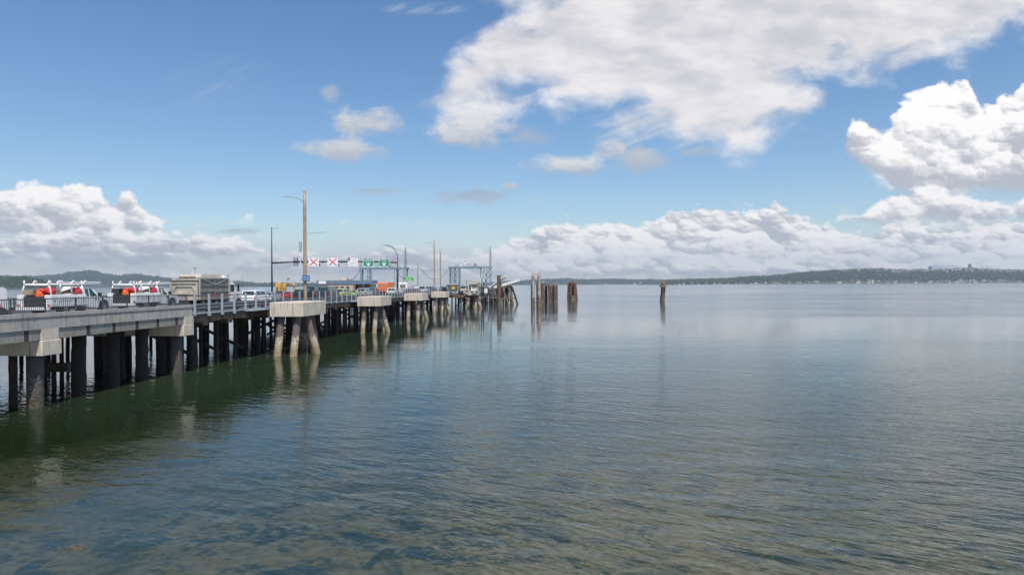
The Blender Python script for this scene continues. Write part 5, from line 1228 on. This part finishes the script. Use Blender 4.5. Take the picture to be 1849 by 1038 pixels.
# free standing pilings out in the bay
def cluster(lab, name, piles, caps=(), cat='pilings', grp=None, loc=None):
    t = thing(name, lab, cat, (0, 0, 0), 0, grp)
    for (px, d, yt, w_, m, dxp) in piles:
        a_ = at(px, d); zt = zat(px, yt, d); r = w_ / F * d / 2; bx2 = at(px + dxp, d).x
        k = (zt + 4) / zt
        mb = MB(); mb.tube((a_.x + (bx2 - a_.x) * k, d, -4), (a_.x, d, zt), r * 1.06, r * .94, 14, seg=12, jit=.05, rnd=random); mb.build('timber_pile', m, t)
    for (x0, x1, d, y0, y1, dp, m) in caps:
        MB().box(at(x0, d).x, at(x1, d).x, d - .2, d + dp, zat(x0, y1, d), zat(x0, y0, d)).build('cap_timber', m, t)
    return t
random.seed(12)
cluster('thick timber dolphin column with a tall flat top in front of the wing wall', 'piling_column', [(901, 240, 497.5, 7.4, 'red_timber', 0), (901.5, 240.8, 512, 9, 'wet_timber', 0), (905, 240.5, 520, 8, 'wet_timber', 0), (903, 239.5, 538, 11, 'lean_timber', 0)], [(897, 905.5, 240, 497, 500, 1.2, 'timber')])
cluster('left one of two tall grey pilings standing side by side in the open water', 'tall_piling', [(962.7, 230, 495.2, 6.4, 'pale_pile', 0), (962.8, 230, 541, 7.4, 'lean_timber', 0), (959.8, 231.5, 514, 2.8, 'red_timber', 0)], [(960, 965.4, 230, 494.6, 496.6, .6, 'timber')])
cluster('right one of two tall grey pilings, rust streaked, beside the capped pile row', 'tall_piling', [(973.2, 229, 495.2, 6.4, 'pale_pile', .6), (973.6, 229, 541, 9, 'lean_timber', 0), (969.8, 230.5, 512, 3.6, 'pale_pile', 0)], [(970.4, 975.8, 229, 494.6, 496.6, .6, 'timber')])
cluster('row of dark piles under a broken timber cap, right of the tall grey pilings', 'capped_pile_row', [(979.5, 258, 514, 7, 'red_timber', 0), (985, 260, 515, 3.6, 'wet_timber', 0), (987.5, 261, 515, 2.4, 'wet_timber', 0), (992, 258, 514.5, 5.6, 'red_timber', 0.6), (995, 262, 516, 2.6, 'wet_timber', 0), (999, 257, 514, 4.8, 'red_timber', 0), (1002, 256, 513.4, 5.4, 'red_timber', 0), (1005, 257, 513.4, 4.6, 'lean_timber', 0)], [(976, 997, 257.5, 512.6, 514.4, 1.2, 'timber_light'), (978, 990, 257.3, 511.4, 512.4, .6, 'timber_light')])
cl = cluster('leaning bundle of rust brown piles with a dark gap in its middle', 'pile_bundle', [(1027, 296, 510, 4.6, 'red_timber', -1), (1030.5, 295, 508.5, 4.2, 'red_timber', -.5), (1033.5, 298, 516, 5, 'timber', 0), (1036.8, 295, 509.5, 4, 'red_timber', 1.2), (1039, 296, 511, 4, 'red_timber', 2.5), (1034, 299, 508.5, 5, 'red_timber', .5), (1033.5, 294.6, 534, 8, 'lean_timber', .3)], [(1029.5, 1037.5, 294.5, 509, 512.5, 2, 'timber_red')])
cl = cluster('single leaning bundle of brown piles far out to the right', 'pile_bundle', [(1196.8, 262, 508.8, 4.4, 'red_timber', -3.4), (1199.8, 262, 509.5, 4, 'lean_timber', -1.6), (1198.3, 261.2, 511, 3.6, 'red_timber', -3), (1201, 263, 512, 2.6, 'lean_timber', -2.2)], [])
lb = MB(); p_ = at(1199, 261, 517); lb.box(p_.x - 1.15, p_.x + 1.0, 260.6, 263.4, p_.z - .3, p_.z + .5); lb.build('lashing_band', 'timber_light', cl)
MB().box(p_.x - .2, p_.x + .35, 261.5, 262.2, p_.z + .5, zat(1199, 507.3, 262)).build('cap_block', 'shed_wood', cl)
# floating kelp near the camera
kp = thing('floating_kelp', 'small brown patch of floating kelp at the lower left', 'kelp', (at(100, 17.6).x, 18.3, .0)); random.seed(7); km = MB()
for k in range(26):
    x_, y_ = random.gauss(0, .16), random.gauss(0, .11); an = random.uniform(0, 6); l_ = random.uniform(.12, .3)
    a_ = Vector((x_, y_, .008)); b_ = a_ + Vector((math.cos(an) * l_, math.sin(an) * l_ * .6, .004)); km.bar(a_, b_, random.uniform(.02, .05), .02)
km.build('kelp_blades', 'weed', kp)
# ---------------------------------------------------------------- haze
HAZE = 8e-5
if HAZE:
    hz = MB(); hz.box(-9000, 9000, -80, 11500, -16, 420); ho = hz.build('haze', 'water'); ho['kind'] = 'stuff'
    m, gg, o = mat('thin sea haze'); vol = gg.n('ShaderNodeVolumePrincipled'); vol.inputs['Color'].default_value = (.74, .86, 1, 1); vol.inputs['Density'].default_value = HAZE; vol.inputs['Anisotropy'].default_value = .2
    gg.nt.links.new(vol.outputs[0], o.inputs['Volume']); ho.data.materials.clear(); ho.data.materials.append(m)
    tag(ho, 'thin pale haze over the bay')
